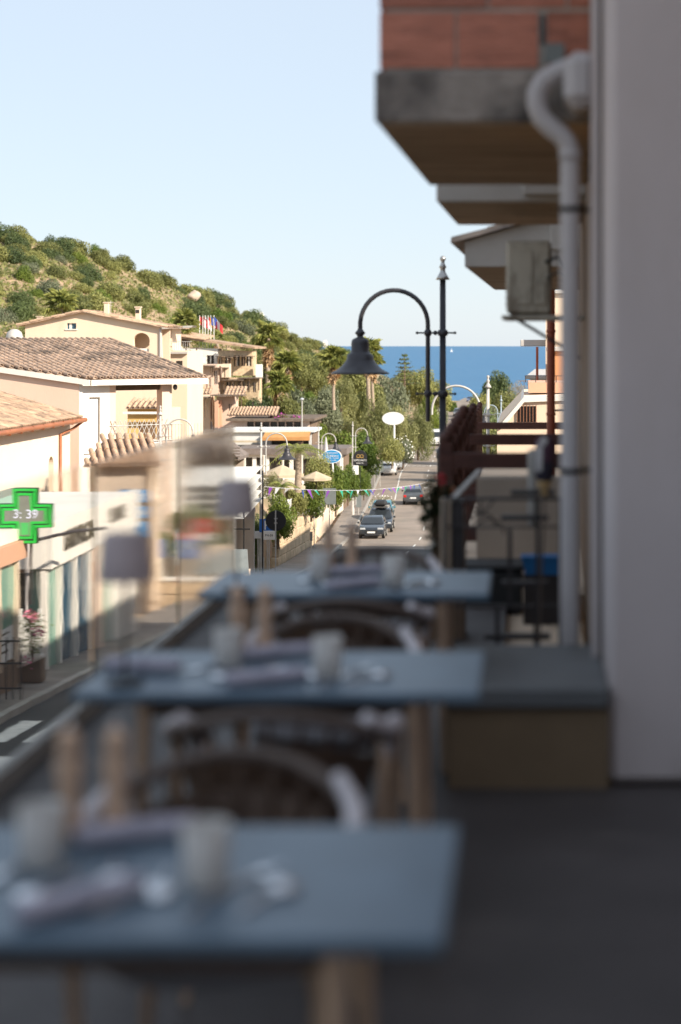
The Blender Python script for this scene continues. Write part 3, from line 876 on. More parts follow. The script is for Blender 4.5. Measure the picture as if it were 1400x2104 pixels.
for i, (y0, xc) in enumerate(zip(YS, XC)):
    w_ = which[i]
    again('table', lambda l, lab: make_table(l, lab), Vector((xc, y0, TT)), 0, ("blue grey topped dining table, the nearest, cut off by the bottom left of the picture", "blue grey topped dining table in the middle of the row", "blue grey topped dining table farthest along the row")[i])
    again('chair', make_chair, Vector((xc + .05, y0 + .86, TZ)), 0, "armchair on the far side of the " + w_)
    if i > 0:
        again('chair', make_chair, Vector((xc + .05, y0 - .14, TZ)), math.pi, "armchair turned its back to us at the " + w_)
    dx = (0, 0, .06)[i]
    again('tumbler', make_tumbler, Vector((-.94 + dx, y0 + .40, TT)), 0, "frosted tumbler on the left of the " + w_)
    again('tumbler', make_tumbler, Vector((-.61 + dx, y0 + .27, TT)), 0, "frosted tumbler on the right of the " + w_)
    again('mill', make_mill, Vector((-.955 + dx * 1.4, y0 + .60, TT)), 0, "left wooden mill of the pair on the " + w_)
    again('mill', make_mill, Vector((-.855 + dx * 1.4, y0 + .61, TT)), .4, "right wooden mill of the pair on the " + w_)
    again('napkin', make_napkin, Vector((-.79 + dx, y0 + .14, TT)), R(36), "rolled napkin nearest us on the " + w_)
    again('napkin', make_napkin, Vector((-.80 + dx, y0 + .56, TT)), R(30), "rolled napkin farther back on the " + w_)
    again('spoon', make_spoon, Vector((-.48 + dx, y0 + .20, TT)), R(-25), "spoon lying outermost on the right of the " + w_)
    again('fork', make_cutlery, Vector((-.58 + dx, y0 + .17, TT)), R(-25), "fork beside the near napkin of the " + w_)
    again('spoon', make_spoon, Vector((-.68 + dx, y0 + .27, TT)), R(-160), "spoon between the two tumblers of the " + w_)
    again('fork', make_cutlery, Vector((-1.0 + dx, y0 + .36, TT)), R(150), "fork on the left of the " + w_)
    again('spoon', make_spoon, Vector((-.80 + dx, y0 + .36, TT)), R(-165), "spoon beside the far napkin of the " + w_)
    again('spoon', make_spoon, Vector((-.73 + dx, y0 + .20, TT + .002)), R(-30), "spoon crossing the near napkin of the " + w_)
    again('fork', make_cutlery, Vector((-.52 + dx, y0 + .31, TT)), R(-20), "fork right of the right tumbler on the " + w_)
    again('spoon', make_spoon, Vector((-.90 + dx, y0 + .27, TT)), R(170), "spoon left of the near napkin of the " + w_)
    if i > 0:
        again('lamp', make_lamp, Vector((-1.2, y0 + (.12 if i == 1 else .08), TT)), 0, "dark shaded table lamp on the " + w_)
    if i == 1:
        again('napkin', make_napkin, Vector((-1.19, y0 + .33, TT)), R(5), "rolled lavender napkin at the left end of the " + w_)

# ------------------------------------------------------------------ street lamps
def make_street_lamp(name, label, x, y, zt, zb, side, reach, m, cap, group="bell shaped street lamps along the street", head=True):
    """post top at zt, foot at zb, arm to side (-1 left, +1 right) with reach metres"""
    t = thing(name, label, "street lamp", (x, y, zb), 0, group)
    H = zt - zb
    pr = .05
    MB().lathe([(.14, 0), (.14, .5), (.10, .6), (.085, 1.2), (.085, H * .60), (.10, H * .60 + .03), (.10, H * .60 + .12), (.055, H * .60 + .2), (pr, H * .62), (pr - .006, H - .36), (.0, H - .35)], 12).build("post", m, t)
    MB().lathe([(.03, H - .36), (.105, H - .355), (.075, H - .30), (.04, H - .24), (.035, H - .20), (.055, H - .17), (.03, H - .12), (.025, H - .09), (.045, H - .05), (.035, H - .015), (.0, H)], 12).build("finial", cap, t)
    ax = side * .22
    zc = H - 1.02
    r = reach / 2
    pts = [(ax, 0, H - 2.45), (ax, 0, zc)] + [(ax + side * (r - r * math.cos(a)), 0, zc + r * math.sin(a) * 1.02) for a in np.linspace(.15, math.pi - .08, 17)] + [(ax + side * reach, 0, zc - .12)]
    MB().tube(pts, .034, 8).build("arm", m, t)
    for zz in (zc - .12, zc - 1.02):
        b = MB().cyl((-side * .18, 0, zz), (ax + side * .16, 0, zz), .014, None, 6)
        b.lathe([(.05, -.05), (.075, -.03), (.075, .03), (.05, .05)], 12, (0, 0, zz)); b.lathe([(.036, -.05), (.055, -.025), (.055, .025), (.036, .05)], 10, (ax, 0, zz))
        b.sphere((ax * .5, 0, zz), .035, 8, 6); b.sphere((-side * .18, 0, zz), .022, 8, 6); b.sphere((ax + side * .16, 0, zz), .022, 8, 6)
        b.build("bracket", m, t)
    hx = ax + side * reach
    z = zc - .12
    if head:
        hp_ = [(.03, .06), (.05, .03), (.075, .0), (.045, -.03), (.04, -.05), (.10, -.075), (.118, -.095), (.124, -.13), (.126, -.24), (.14, -.255), (.18, -.285), (.188, -.34), (.20, -.36), (.24, -.41), (.30, -.46), (.36, -.495), (.405, -.515), (.405, -.53), (.30, -.49), (.14, -.36), (.0, -.34)]
        lh = MB().lathe([(r_ * 1.06, z + .03 + (q - .03) * 1.14) for r_, q in hp_], 24, (hx, 0, 0)).build("lamp_hood", M["lamp_metal"], t)
        MB().sphere((hx, 0, z - .49), .07, 10, 6).build("bulb", M['light_clear'], lh)
    return t

make_street_lamp("street_lamp", "large dark bell street lamp arching to the left in front of the sea", -1.19 - .03, 25.0, CZ + 1.32, float(rz(25)) + .1, -1, 1.0, M['lamp_metal'], M['lamp_silver'])
def slamp(px, d, ptop, side, lab, m=M['galv'], reach=1.0, **kw):
    x = (px - CX) / F * d
    y = d
    zt = CZ - (ptop - CY) / F * d
    zb = float(max(rz(d), CZ - 22)) + .1
    return make_street_lamp("street_lamp", lab, x, y, zt, zb, side, reach, m, m, **kw)
slamp(537, 80, 868, 1, "grey street lamp beside the parking sign with its bell hood over the garden")
slamp(655, 120, 876, 1, "grey street lamp beside the blue oval sign")
slamp(725, 134, 866, 1, "grey street lamp beside the black arched sign", reach=.95)
slamp(330, 63, 833, 1, "grey street lamp standing before the lattice railing of the pink house")
slamp(1003, 49, 771, -1, "silver street lamp rising behind the dark wooden balconies", reach=1.4, head=False)
slamp(1030, 104, 812, -1, "pale bluish street lamp far behind the silver one", m=M['lamp_pale'], reach=.8)
t = thing("pole_light", "slim white pole light with a round head among the trees", "street lamp", V(621, 900, 148))
MB().cyl((0, 0, -2), (0, 0, 3.3), .045).build("pole", M['galv'], t)
MB().sphere((0, 0, 3.4), .17, 12, 8, .7).build("lamp_head", M['light_clear'], t)

# ------------------------------------------------------------------ signs
def post_to_ground(p, extra=0.0):
    return min(G(p.x, p.y), float(rz(p.y)) if abs(p.x - rc(p.y)) < 9 else 1e9) - p.z - extra
def disc(b, c, rx, rz_, th, n=28):
    b.extr([(c[0] + rx * math.cos(a), c[1], c[2] + rz_ * math.sin(a)) for a in np.linspace(0, 2 * math.pi, n, endpoint=False)], (0, th, 0)); return b

p = V(682, 938, 112)
t = thing("oval_sign", "blue oval restaurant sign with white lettering on a leaning white pole", "sign", p)
disc(MB(), (0, 0, 0), .66, .46, .10, 36).build("rim", M['sign_white'], t)
disc(MB(), (0, -.012, 0), .61, .41, .008, 36).build("face", M['sign_blue'], t)
text("lettering", "BAR RISTORANTE", .125, M['sign_white'], t, (0, -.02, .23), sx=.8)
text("lettering", "il Gabbiano", .2, M['sign_white'], t, (0, -.02, .05))
text("lettering", "PIZZERIA - CUCINA", .12, M['sign_white'], t, (0, -.02, -.11), sx=.9)
text("lettering", "Tavola calda", .12, M['sign_white'], t, (0, -.02, -.25))
MB().cyl((.05, .05, -.45), (.22, .05, -3.0), .06).build("pole", M['sign_white'], t)
t = thing("closed_parasol", "closed white parasol pointing up behind the blue oval sign", "parasol", V(670, 925, 113))
MB().lathe([(.0, .95), (.05, .8), (.14, .1), (.2, -.35), (.16, -.5), (.03, -.5)], 10).build("canopy", M['cloth_pale'], t)
MB().cyl((0, 0, -.5), (0, 0, -2.6), .025).build("pole", M['galv'], t)

p = V(740, 941, 128)
t = thing("arched_sign", "black arched brewery sign with a gold emblem over white letters", "sign", p)
arc_ = [(-.53, -.58), (.53, -.58), (.53, -.12)] + [(.53 * math.cos(a), -.02 + .60 * math.sin(a) ** .9) for a in np.linspace(.12, math.pi - .12, 15)] + [(-.53, -.12)]
MB().extr([(x, 0, z) for x, z in arc_], (0, .12, 0)).build("board", M['sign_black'], t)
text("lettering", "DOPPIO MALTO", .2, M['sign_white'], t, (0, -.012, -.18), sx=.66)
text("lettering", "BIRRERIA 1983", .11, M['sign_white'], t, (0, -.012, -.39), sx=.8)
e = MB()
for sx in (-1, 1):
    e.tube([(sx * (.13 + .12 * math.cos(a)), -.012, .13 + .12 * math.sin(a)) for a in np.linspace(0, 2 * math.pi, 15)], .022, 6)
e.tube([(-.26, -.012, .02), (0, -.012, .05), (.26, -.012, .02)], .02, 6)
e.build("emblem", M['sign_gold'], t)
MB().box(-.03, .03, .03, .09, -.58, -3.6).build("pole", M['sign_black'], t)
t = thing("notice_board", "white notice plate below the black arched sign", "sign", V(731, 966, 127))
MB().bevbox(-.22, .22, 0, .03, -.35, .35, .01).build("plate", M['sign_white'], t)
MB().cyl((.02, .05, .33), (.02, .05, -2.6), .03).build("pole", M['galv'], t)

p = V(808, 860, 166)
t = thing("oval_sign", "blank white oval sign on a short white stem among the greenery", "sign", p)
disc(MB(), (0, 0, 0), 1.06, .62, .16, 36).build("face", M['sign_white'], t)
disc(MB(), (0, .02, 0), 1.09, .65, .12, 36).build("rim", M['galv'], t)
MB().cyl((.1, .1, -.65), (.12, .1, -5), .10).build("stem", M['sign_white'], t)

def round_back(px, py, d, r, m, lab, low=3.0):
    p = V(px, py, d)
    t = thing("traffic_sign", lab, "road sign", p)
    disc(MB(), (0, 0, 0), r, r, .02, 24).build("disc", m, t)
    MB().cyl((0, -.04, r), (0, -.04, -low), .03).build("pole", M['galv'], t)
    for z in (-.1, .1): MB().box(-.08, .08, -.03, -.002, z - .02, z + .02).build("clip", M['galv'], t)
    return t
round_back(567, 1070, 76, .46, M['sign_black'], "large dark round sign seen from behind next to the parking sign")
round_back(646, 1055, 101, .31, M['sign_black'], "small dark round sign seen from behind before the stone wall")
round_back(770, 960, 165, .42, M['sign_grey'], "grey round sign seen from behind, left of a pair by the road")
round_back(781, 962, 168, .42, M['sign_grey'], "grey round sign seen from behind, right of a pair by the road")
def plate(px, py, d, w_, h_, m, lab, txt=None, tm=None, ts=.4, low=2.5, cat="sign", name="sign_plate"):
    t = thing(name, lab, cat, V(px, py, d))
    MB().bevbox(-w_ / 2, w_ / 2, 0, .03, -h_ / 2, h_ / 2, .008).build("plate", m, t)
    MB().cyl((0, .06, h_ / 2), (0, .06, -low), .03).build("pole", M['galv'], t)
    if txt: text("lettering", txt, ts, tm, t, (0, -.008, 0))
    return t
plate(549, 1080, 79, .72, .62, M['sign_bluetwo'], "blue parking sign on the street lamp post", "P", M['sign_white'], .62)
plate(553, 1100, 78.5, .62, .42, M['sign_white'], "white plate with small symbols under the parking sign", "P 0-24", M['sign_black'], .14)
plate(530, 1099, 79.5, .28, .34, M['sign_white'], "small blank white plate at the left of the lamp post")
plate(385, 1128, 58, .62, .64, M['sign_bluetwo'], "blue parking sign seen through the glass screen", "P", M['sign_white'], .66)
plate(327, 1127, 58, .34, .64, M['sign_bluetwo'], "narrow blue sign left of the parking sign behind the glass", low=2)
plate(677, 1020, 104, .8, 1.0, M['sign_grey'], "square grey sign back on a post above the garden fence", low=1.9)
plate(640, 1102, 92, .14, .5, M['sign_grey'], "slim grey sign back at the end of the stone wall", low=1)
plate(737, 1030, 128, .42, .9, M['sign_grey'], "grey panel leaning at the garden gate", low=1)
t = thing("banner", "long red and white banner on the fence behind the glass screen", "banner", V(400, 1103, 60))
MB().box(-.62, .05, 0, .02, -.12, .12).build("red_panel", M['sign_red'], t)
MB().box(.054, .62, 0, .02, -.12, .12).build("white_panel", M['sign_white'], t)
text("lettering", "APERTO", .16, M['sign_white'], t, (-.28, -.005, 0))
text("lettering", "7/7 - h24", .14, M['sign_black'], t, (.33, -.005, 0))
MB().cyl((-.6, .03, .14), (-.6, .03, -2.2), .03).build("post", M['galv'], t)
MB().cyl((.6, .03, .14), (.6, .03, -2.2), .03).build("post", M['galv'], t)
t = thing("red_sign", "red sign board standing up behind the banner", "sign", V(417, 1081, 60.5))
MB().bevbox(-.3, .3, 0, .04, -.26, .26, .01).build("board", M['sign_red'], t)
text("lettering", "7/7", .26, M['sign_white'], t, (0, -.008, 0))
MB().cyl((.28, .05, .26), (.28, .05, -2.6), .03).build("post", M['iron'], t)
t = thing("bar_sign", "stack of three bright blue bar sign boards beside the pharmacy", "sign", V(274, 1056, 47))
for z0, z1 in ((.32, .66), (-.12, .20), (-.66, -.22)):
    MB().bevbox(-.37, .37, 0, .1, z0, z1, .01).build("board", M['sign_blue'], t)
text("lettering", "Bart", .32, M['sign_white'], t, (.02, -.006, .49))
text("lettering", "tabacchi", .2, M['sign_white'], t, (.0, -.006, .04))
MB().box(-.4, .4, .102, .14, -2.8, .68).build("frame", M['pergola'], t)

# ------------------------------------------------------------------ bunting over the street
bt_ = thing("bunting", "string of small purple, green and white flags hung across the street", "bunting", V(545, 1000, 82))
a_, b_ = Vector((0, 0, 0)), V(876, 992, 126) - V(545, 1000, 82)
def bp_(s): return a_.lerp(b_, s) + Vector((0, 0, -.35 * 4 * s * (1 - s)))
MB().tube([bp_(s) for s in np.linspace(0, 1, 30)], .012, 5).build("cord", M['cloth_white'], bt_)
s = .015
k = 0
while s < .97:
    k += 1
    p = bp_(s); q = bp_(s + rnd.uniform(.010, .018))
    mm = M[rnd.choice(('cloth_purple', 'cloth_green', 'cloth_white', 'cloth_purple', 'cloth_blue', 'cloth_green'))]
    h_ = rnd.uniform(.22, .55); tw = rnd.uniform(-.25, .35); dy = rnd.uniform(-.25, .25)
    low = (p + q) / 2 + Vector((tw, dy, -h_)); mid = p.lerp(low, .55) + Vector((0, rnd.uniform(-.1, .1), 0)); mid2 = q.lerp(low, .5)
    MB().extr([p, q, mid2, low, mid], (0, .012, 0)).build("pennant", mm, bt_)
    s += rnd.choice((.028, .034, .045, .07))

# ------------------------------------------------------------------ vehicles
def make_car(name, label, loc, rz_, paint, kind='hatch', box=False, cat="car", group="cars in the street"):
    """front towards local -y"""
    t = thing(name, label, cat, loc, rz_, group)
    L_, W, H = {'hatch': (4.1, 1.76, 1.48), 'suv': (4.4, 1.84, 1.66), 'van': (5.2, 1.95, 2.25)}[kind]
    hl, hw = L_ / 2, W / 2
    hb = .92 if kind != 'van' else 1.15      # belt height
    if kind == 'van':
        side = [(-hl, .30), (-hl, .75), (-hl + .08, 1.0), (-hl + .75, 1.15), (hl - .03, 1.15), (hl, .35)]
        roof = [(-hl + .75, 1.15), (-hl + 1.35, 2.05), (-hl + 1.8, 2.24), (hl - .12, 2.22), (hl - .03, 1.15)]
    else:
        side = [(-hl, .30), (-hl - .02, .55), (-hl + .05, .74), (-hl + .35, .84), (-hl + 1.0, .95), (hl - .25, .98), (hl - .03, .86), (hl, .5), (hl - .04, .32)]
        roof = [(-hl + .98, .95), (-hl + 1.75, H - .10), (-hl + 2.2, H), (hl - 1.0, H - .02), (hl - .55, H - .14), (hl - .2, .96)]
    def loft(prof, wids):
        b = MB(); n = len(prof)
        vs = [(-w_, y, z) for (y, z), w_ in zip(prof, wids)] + [(w_, y, z) for (y, z), w_ in zip(prof, wids)]
        fs = [tuple(range(n - 1, -1, -1)), tuple(range(n, 2 * n))] + [(i, (i + 1) % n, n + (i + 1) % n, n + i) for i in range(n)]
        return b.add(vs, fs)
    def soft(o, w_=.05, seg=3):
        md = o.modifiers.new("bevel", 'BEVEL'); md.width = w_; md.segments = seg; md.limit_method = 'ANGLE'; md.angle_limit = R(25)
        for p_ in o.data.polygons: p_.use_smooth = True
    bd = loft(side, [hw * .93] * 2 + [hw * (.97 if i not in (0, len(side) - 1) else .93) for i in range(2, len(side))]).build("body", paint, t); soft(bd)
    top = H if kind != 'van' else 2.24
    rw = [hw * .94 if z < hb + .1 else hw * (.74 if kind != 'van' else .86) for y, z in roof]
    rf = loft(roof, rw).build("cabin", paint, t); soft(rf, .06)
    # glazing just proud of the cabin
    y0, z0 = roof[0]; y1, z1 = roof[1]
    def lerp(a, b, s): return a + (b - a) * s
    n_ = Vector((0, -(z1 - z0), (y1 - y0))).normalized() * .012
    if n_.y > 0: n_ = -n_
    ws = MB().extr([(-lerp(rw[0], rw[1], .1) * .93, lerp(y0, y1, .1), lerp(z0, z1, .1)), (lerp(rw[0], rw[1], .1) * .93, lerp(y0, y1, .1), lerp(z0, z1, .1)), (lerp(rw[0], rw[1], .94) * .92, lerp(y0, y1, .94), lerp(z0, z1, .94)), (-lerp(rw[0], rw[1], .94) * .92, lerp(y0, y1, .94), lerp(z0, z1, .94))], n_).build("windscreen", M['glass_dark'], t)
    y0, z0 = roof[-1]; y1, z1 = roof[-2]
    n_ = Vector((0, (z1 - z0), -(y1 - y0))).normalized() * .012
    if n_.y < 0: n_ = -n_
    MB().extr([(-rw[-1] * .88, lerp(y0, y1, .25), lerp(z0, z1, .25)), (rw[-1] * .88, lerp(y0, y1, .25), lerp(z0, z1, .25)), (rw[-2] * .9, lerp(y0, y1, .92), lerp(z0, z1, .92)), (-rw[-2] * .9, lerp(y0, y1, .92), lerp(z0, z1, .92))], n_).build("rear_window", M['glass_dark'], t)
    ra = roof
    for sx in (-1, 1):
        zl, zh = hb + .08, top - .15
        wl = lerp(hw * .94, rw[2], .1); wh = lerp(hw * .94, rw[2], .8)
        yl0, yh0 = roof[0][0] + .22, roof[1][0] + .10
        yl1, yh1 = roof[-1][0] - .25, roof[-2][0] - .12
        mid = (yl0 + yl1) / 2 + .1
        for (p0, p1, p2, p3) in (((yl0), (mid - .04), (mid - .04), (yh0)), ((mid + .04), (yl1), (yh1), (mid + .04))):
            MB().extr([(sx * (wl + .004), p0, zl), (sx * (wl + .004), p1, zl), (sx * (wh + .004), p2, zh), (sx * (wh + .004), p3, zh)], (sx * .012, 0, 0)).build("side_window", M['glass_dark'], t)
        hl_ = MB().bevbox(sx * hw * .68 - .19, sx * hw * .68 + .19, -hl - .015, -hl + .1, .62, .76, .03).build("headlight", M['light_clear'], t)
        MB().bevbox(sx * hw * .80 - .12, sx * hw * .80 + .12, hl - .09, hl + .01, .66, .86, .02).build("tail_light", M['light_red'], t)
        m_ = MB().bevbox(sx * (hw + .02), sx * (hw + .02) + sx * .0 + .15 if sx > 0 else -(hw + .02), roof[0][0] + .35, roof[0][0] + .43, hb + .05, hb + .18, .02) if sx > 0 else MB().bevbox(-(hw + .17), -(hw + .02), roof[0][0] + .35, roof[0][0] + .43, hb + .05, hb + .18, .02)
        m_.build("wing_mirror", paint, t)
        for yy in (-hl + .8, hl - .78):
            wv = thing_part("wheel", t)
            x0, x1 = sx * (hw - .20), sx * (hw - .0)
            MB().cyl((x0, yy, .31), (x1, yy, .31), .31, None, 18).build("tyre", M['rubber'], wv)
            MB().cyl((x1, yy, .31), (x1 + sx * .012, yy, .31), .19, .17, 14).build("rim", M['galv'], wv)
    MB().bevbox(-.42, .42, -hl - .03, -hl + .05, .42, .60, .02).build("grille", M['dark_plastic'], t)
    MB().bevbox(-.26, .26, -hl - .04, -hl - .025, .40, .51, .004).build("number_plate", M['sign_white'], t)
    MB().bevbox(-.26, .26, hl + .004, hl + .02, .55, .66, .004).build("number_plate", M['sign_white'], t)
    if box:
        b = MB().bevbox(-.42, .42, -.9, .95, H + .12, H + .50, .14).build("roof_box", M['dark_plastic'], t); soft(b, .06)
        for yy in (-.55, .6): MB().box(-.6, .6, yy - .03, yy + .03, H + .0, H + .115).build("roof_bar", M['galv'], t)
    return t
def thing_part(name, parent):
    o = bpy.data.objects.new(name, None); COL.objects.link(o); o.parent = parent; o.empty_display_size = .1
    return o
def on_road(px, d): return Vector(((px - CX) / F * d, d, float(rz(d)) + .012))
def slope(d): return math.atan(float((rz(d + 2) - rz(d - 2)) / 4))
def put_car(px, d, turn, *a, **kw):
    c = make_car(*a[:2], on_road(px, d), turn, *a[2:], **kw)
    s = slope(d)
    c.rotation_euler = (s if abs(turn) < 1.5 else -s, 0, turn)
    return c
hd_ = lambda d: math.atan(float(-(rc(d + 3) - rc(d - 3)) / 6))
put_car(767, 117, hd_(117), "parked_car", "dark parked car without a roof box, nearest of the row", M['car_dark'])
put_car(783, 123, hd_(123), "parked_car", "dark parked estate car carrying a black roof box", M['car_dark'], kind='suv', box=True)
put_car(786, 131, hd_(131), "parked_car", "teal parked car half hidden behind the flowering planter", M['car_teal'])
put_car(850, 146, hd_(146) + math.pi, "moving_car", "dark car driving down the middle of the street", M['car_grey'])
put_car(800, 190, hd_(190) + math.pi, "parked_car", "white parked hatchback seen from behind", M['car_white'])
put_car(815, 200, hd_(200), "parked_car", "silver parked car next to the white hatchback", M['car_silver'])
put_car(828, 213, hd_(213), "parked_car", "dark blue parked car at the end of the row under the oleander", M['car_blue'], kind='suv')
put_car(899, 250, hd_(250), "white_van", "white van driving up towards us behind the lamp post", M['car_white'], kind='van', cat="van")
put_car(942, 312, hd_(312), "moving_car", "grey car coming over the rise in the street", M['car_grey'])
put_car(966, 455, hd_(455), "moving_car", "small blue car farthest down the street", M['car_blue'])

# ------------------------------------------------------------------ clay tile roofs
def barrel_mesh(r=.088, ln=.46, n=6):
    b = MB(); vs = []
    for y, rr, zz in ((0, r, .012), (ln, r * .92, .0)):
        for i in range(n + 1):
            a = math.pi * i / n
            vs.append((-rr * math.cos(a), y, zz + rr * 1.15 * math.sin(a)))
    fs = [(i, i + 1, n + 2 + i, n + 1 + i) for i in range(n)]
    b.add(vs, fs, True)
    vs2 = [(x * .86, y, z * .82 - .002) for x, y, z in vs[:n + 1]]
    b.add(vs[:n + 1] + vs2, [(i, n + 1 + i, n + 2 + i, i + 1) for i in range(n)])
    return b.mesh("roof_tile")
BARREL = barrel_mesh(); BARREL.materials.append(M['tile_clay'])
BARREL2 = barrel_mesh(); BARREL2.materials.append(M['tile_dark'])

def tiled_roof(house, E, e, u, s, a0, a1, vmax, pitch=.24, row=.36, v0=None, budget=300, me=BARREL, th=.06, under=None, name="roof"):
    """E eave origin (relative to the house), e unit direction along the eave, u horizontal up-slope unit direction, s rise per run"""
    E, e, u = Vector(E), Vector(e), Vector(u)
    up = (u + Vector((0, 0, s))).normalized()
    nrm = e.cross(up)
    if nrm.z < 0: nrm = -nrm
    vm = vmax if callable(vmax) else (lambda a: vmax)
    vo = v0 if v0 is not None else (lambda a: 0.0)
    pts = [E + e * a + up * (vo(a) / 1.0) for a in np.linspace(a0, a1, 9)] + [E + e * a + up * vm(a) for a in np.linspace(a1, a0, 9)]
    roof = MB().extr([p - nrm * th for p in pts], nrm * (th - .035)).build(name, under or M['tile_dark'], house)
    places = []
    nc = max(2, int(round((a1 - a0) / pitch)))
    for c in range(nc):
        a = a0 + (c + .5) * (a1 - a0) / nc
        v = vo(a) - .05
        while v < vm(a) - .2:
            places.append((a, v)); v += row
    base = Vector(house.location)
    rot = Matrix((e if e.cross(up).dot(nrm) > 0 else -e, up, nrm)).transposed()
    places.sort(key=lambda q: (base + E + e * q[0] + up * q[1]).y)
    rest = []
    for i, (a, v) in enumerate(places):
        j = Matrix.Rotation(rnd.gauss(0, .03), 3, 'Z') @ Matrix.Rotation(rnd.gauss(0, .018), 3, 'X')
        p = E + e * (a + rnd.uniform(-.012, .012)) + up * v + nrm * rnd.uniform(0, .014)
        mtx = Matrix.Translation(p) @ (rot @ j).to_4x4()
        if i < budget:
            o = bpy.data.objects.new("roof_tile", me); COL.objects.link(o); o.parent = roof; o.matrix_local = mtx
        else: rest.append(mtx)
    if rest:
        co = np.array([v.co[:] for v in me.vertices]); fc = [tuple(p.vertices) for p in me.polygons]
        b = MB()
        for mtx in rest:
            m3 = np.array(mtx.to_3x3()); tr = np.array(mtx.translation)
            b.add([tuple(q) for q in co @ m3.T + tr], fc, True)
        mm = b.mesh("tile_field"); mm.materials.append(me.materials[0])
        o = link("tile_field", mm, None, roof); o["kind"] = "stuff"
    return roof

def rect(a0, a1, z0, z1): return [(a0, z0), (a1, z0), (a1, z1), (a0, z1)]
def archloop(c, r, z0, zs, n=12): return [(c - r, z0), (c + r, z0)] + [(c + r * math.cos(a), zs + r * math.sin(a)) for a in np.linspace(0, math.pi, n)]

# ------------------------------------------------------------------ pink hipped house
KX = Vector((-12.42, 66.0, CZ - 1.25)); ee = Vector((-.756, -.655, 0)); uu = Vector((-.655, .756, 0))
hp = thing("pink_house", "pale pink house with a broad clay tile roof and an open corner porch", "house", (0, 0, 0))
def vcut(a): return 0.0 if a < 4.92 else (a - 4.92) * 1.06
tiled_roof(hp, KX, ee, uu, .19, 0.0, 11.5, 7.95, pitch=.255, row=.42, v0=vcut, budget=300, me=BARREL2)
K = Vector((-16.14, 62.8, 0)); Lp = K + Vector((-.995, .1, 0)) * 9
def rz_at(p):
    q = Vector((p.x, p.y, 0)) - Vector((KX.x, KX.y, 0))
    return KX.z + q.dot(uu) * .19
n0 = Vector((-.1, -.995, 0))
# fascias
def fascia(p, q, dz, hh, out, m, name="fascia"):
    zp, zq = rz_at(p) + dz, rz_at(q) + dz
    P, Q = Vector((p.x, p.y, zp)), Vector((q.x, q.y, zq))
    MB().extr([P, Q, Q + Vector((0, 0, hh)), P + Vector((0, 0, hh))], out * .12).build(name, m, hp)
fascia(K, Lp, -.25, .20, n0, M['plaster_white'])
eC = Vector((KX.x, KX.y, 0))
fascia(eC, K, -.25, .20, Vector((.655, -.756, 0)), M['plaster_white'])
# walls
din = (Lp - K).normalized()
W0 = K + uu * .35 + ee * .28
nb_ = Vector((-din.y, din.x, 0))
if nb_.y > 0: nb_ = -nb_
A = W0; B = W0 + din * 9.5
ztop = lambda p: rz_at(p) - .16
MB().extr([(A.x, A.y, CZ - 9), (B.x, B.y, CZ - 9), (B.x, B.y, ztop(B) - .05), (A.x, A.y, ztop(A) - .05)], -nb_ * .3).build("wall", M['plaster_pink'], hp)
u2 = -ee
wlen = 1.25
N2 = Vector((.655, -.756, 0))
MB().holes(rect(0.02, wlen, CZ - 9 - 0, ztop(A) - .03), [rect(.42, .86, CZ - 3.9, CZ - 1.95)], (A.x, A.y, 0), u2, N2, .25).build("wall", M['plaster_white'], hp)
dr = MB()
P = A + u2 * .44 - N2 * .12
dr.extr([(P.x, P.y, CZ - 3.88), (P.x + u2.x * .40, P.y + u2.y * .40, CZ - 3.88), (P.x + u2.x * .40, P.y + u2.y * .40, CZ - 1.97), (P.x, P.y, CZ - 1.97)], -N2 * .04)
dr.build("door", M['plaster_white'], hp)
dr = MB(); P = A + u2 * .2 + N2 * .02
dr.tube([(P.x, P.y, CZ - 4.05), (P.x + u2.x * .8, P.y + u2.y * .8, CZ - 4.05)], .025, 6); dr.build("door_step", M['galv'], hp)
# porch: return wall, pillar, beam, floor
Mx = A + u2 * wlen
MB().extr([(Mx.x, Mx.y, CZ - 4.0), (Mx.x + uu.x * 2.6, Mx.y + uu.y * 2.6, CZ - 4.0), (Mx.x + uu.x * 2.6, Mx.y + uu.y * 2.6, CZ - 1.0), (Mx.x, Mx.y, CZ - 1.36)], u2 * .25).build("porch_wall", M['plaster_pink'], hp)
for s_ in (3.45,):
    P = A + u2 * s_
    MB().extr([(P.x, P.y, CZ - 9), (P.x + u2.x * .42, P.y + u2.y * .42, CZ - 9), (P.x + u2.x * .42 + uu.x * .42, P.y + u2.y * .42 + uu.y * .42, CZ - 9), (P.x + uu.x * .42, P.y + uu.y * .42, CZ - 9)], (0, 0, 9 - 1.36)).build("porch_pillar", M['plaster_pink'], hp)
P = A + u2 * (wlen + .2) + uu * .1; Q = A + u2 * 3.4 + uu * .1
MB().extr([(P.x, P.y, CZ - 1.72), (Q.x, Q.y, CZ - 1.72), (Q.x, Q.y, CZ - 1.50), (P.x, P.y, CZ - 1.50)], uu * .22).build("porch_beam", M['wood_brown'], hp)
P = A + u2 * wlen; Q = A + u2 * 4.3
MB().extr([(P.x, P.y, CZ - 4.0), (Q.x, Q.y, CZ - 4.0), (Q.x + uu.x * 3, Q.y + uu.y * 3, CZ - 4.0), (P.x + uu.x * 3, P.y + uu.y * 3, CZ - 4.0)], (0, 0, .25)).build("porch_floor", M['plaster_white'], hp)
MB().extr([(P.x, P.y, CZ - 9), (Q.x, Q.y, CZ - 9), (Q.x, Q.y, CZ - 3.72), (P.x, P.y, CZ - 3.72)], uu * .25).build("lower_wall", M['plaster_white'], hp)
lat = thing_part("lattice_railing", hp)
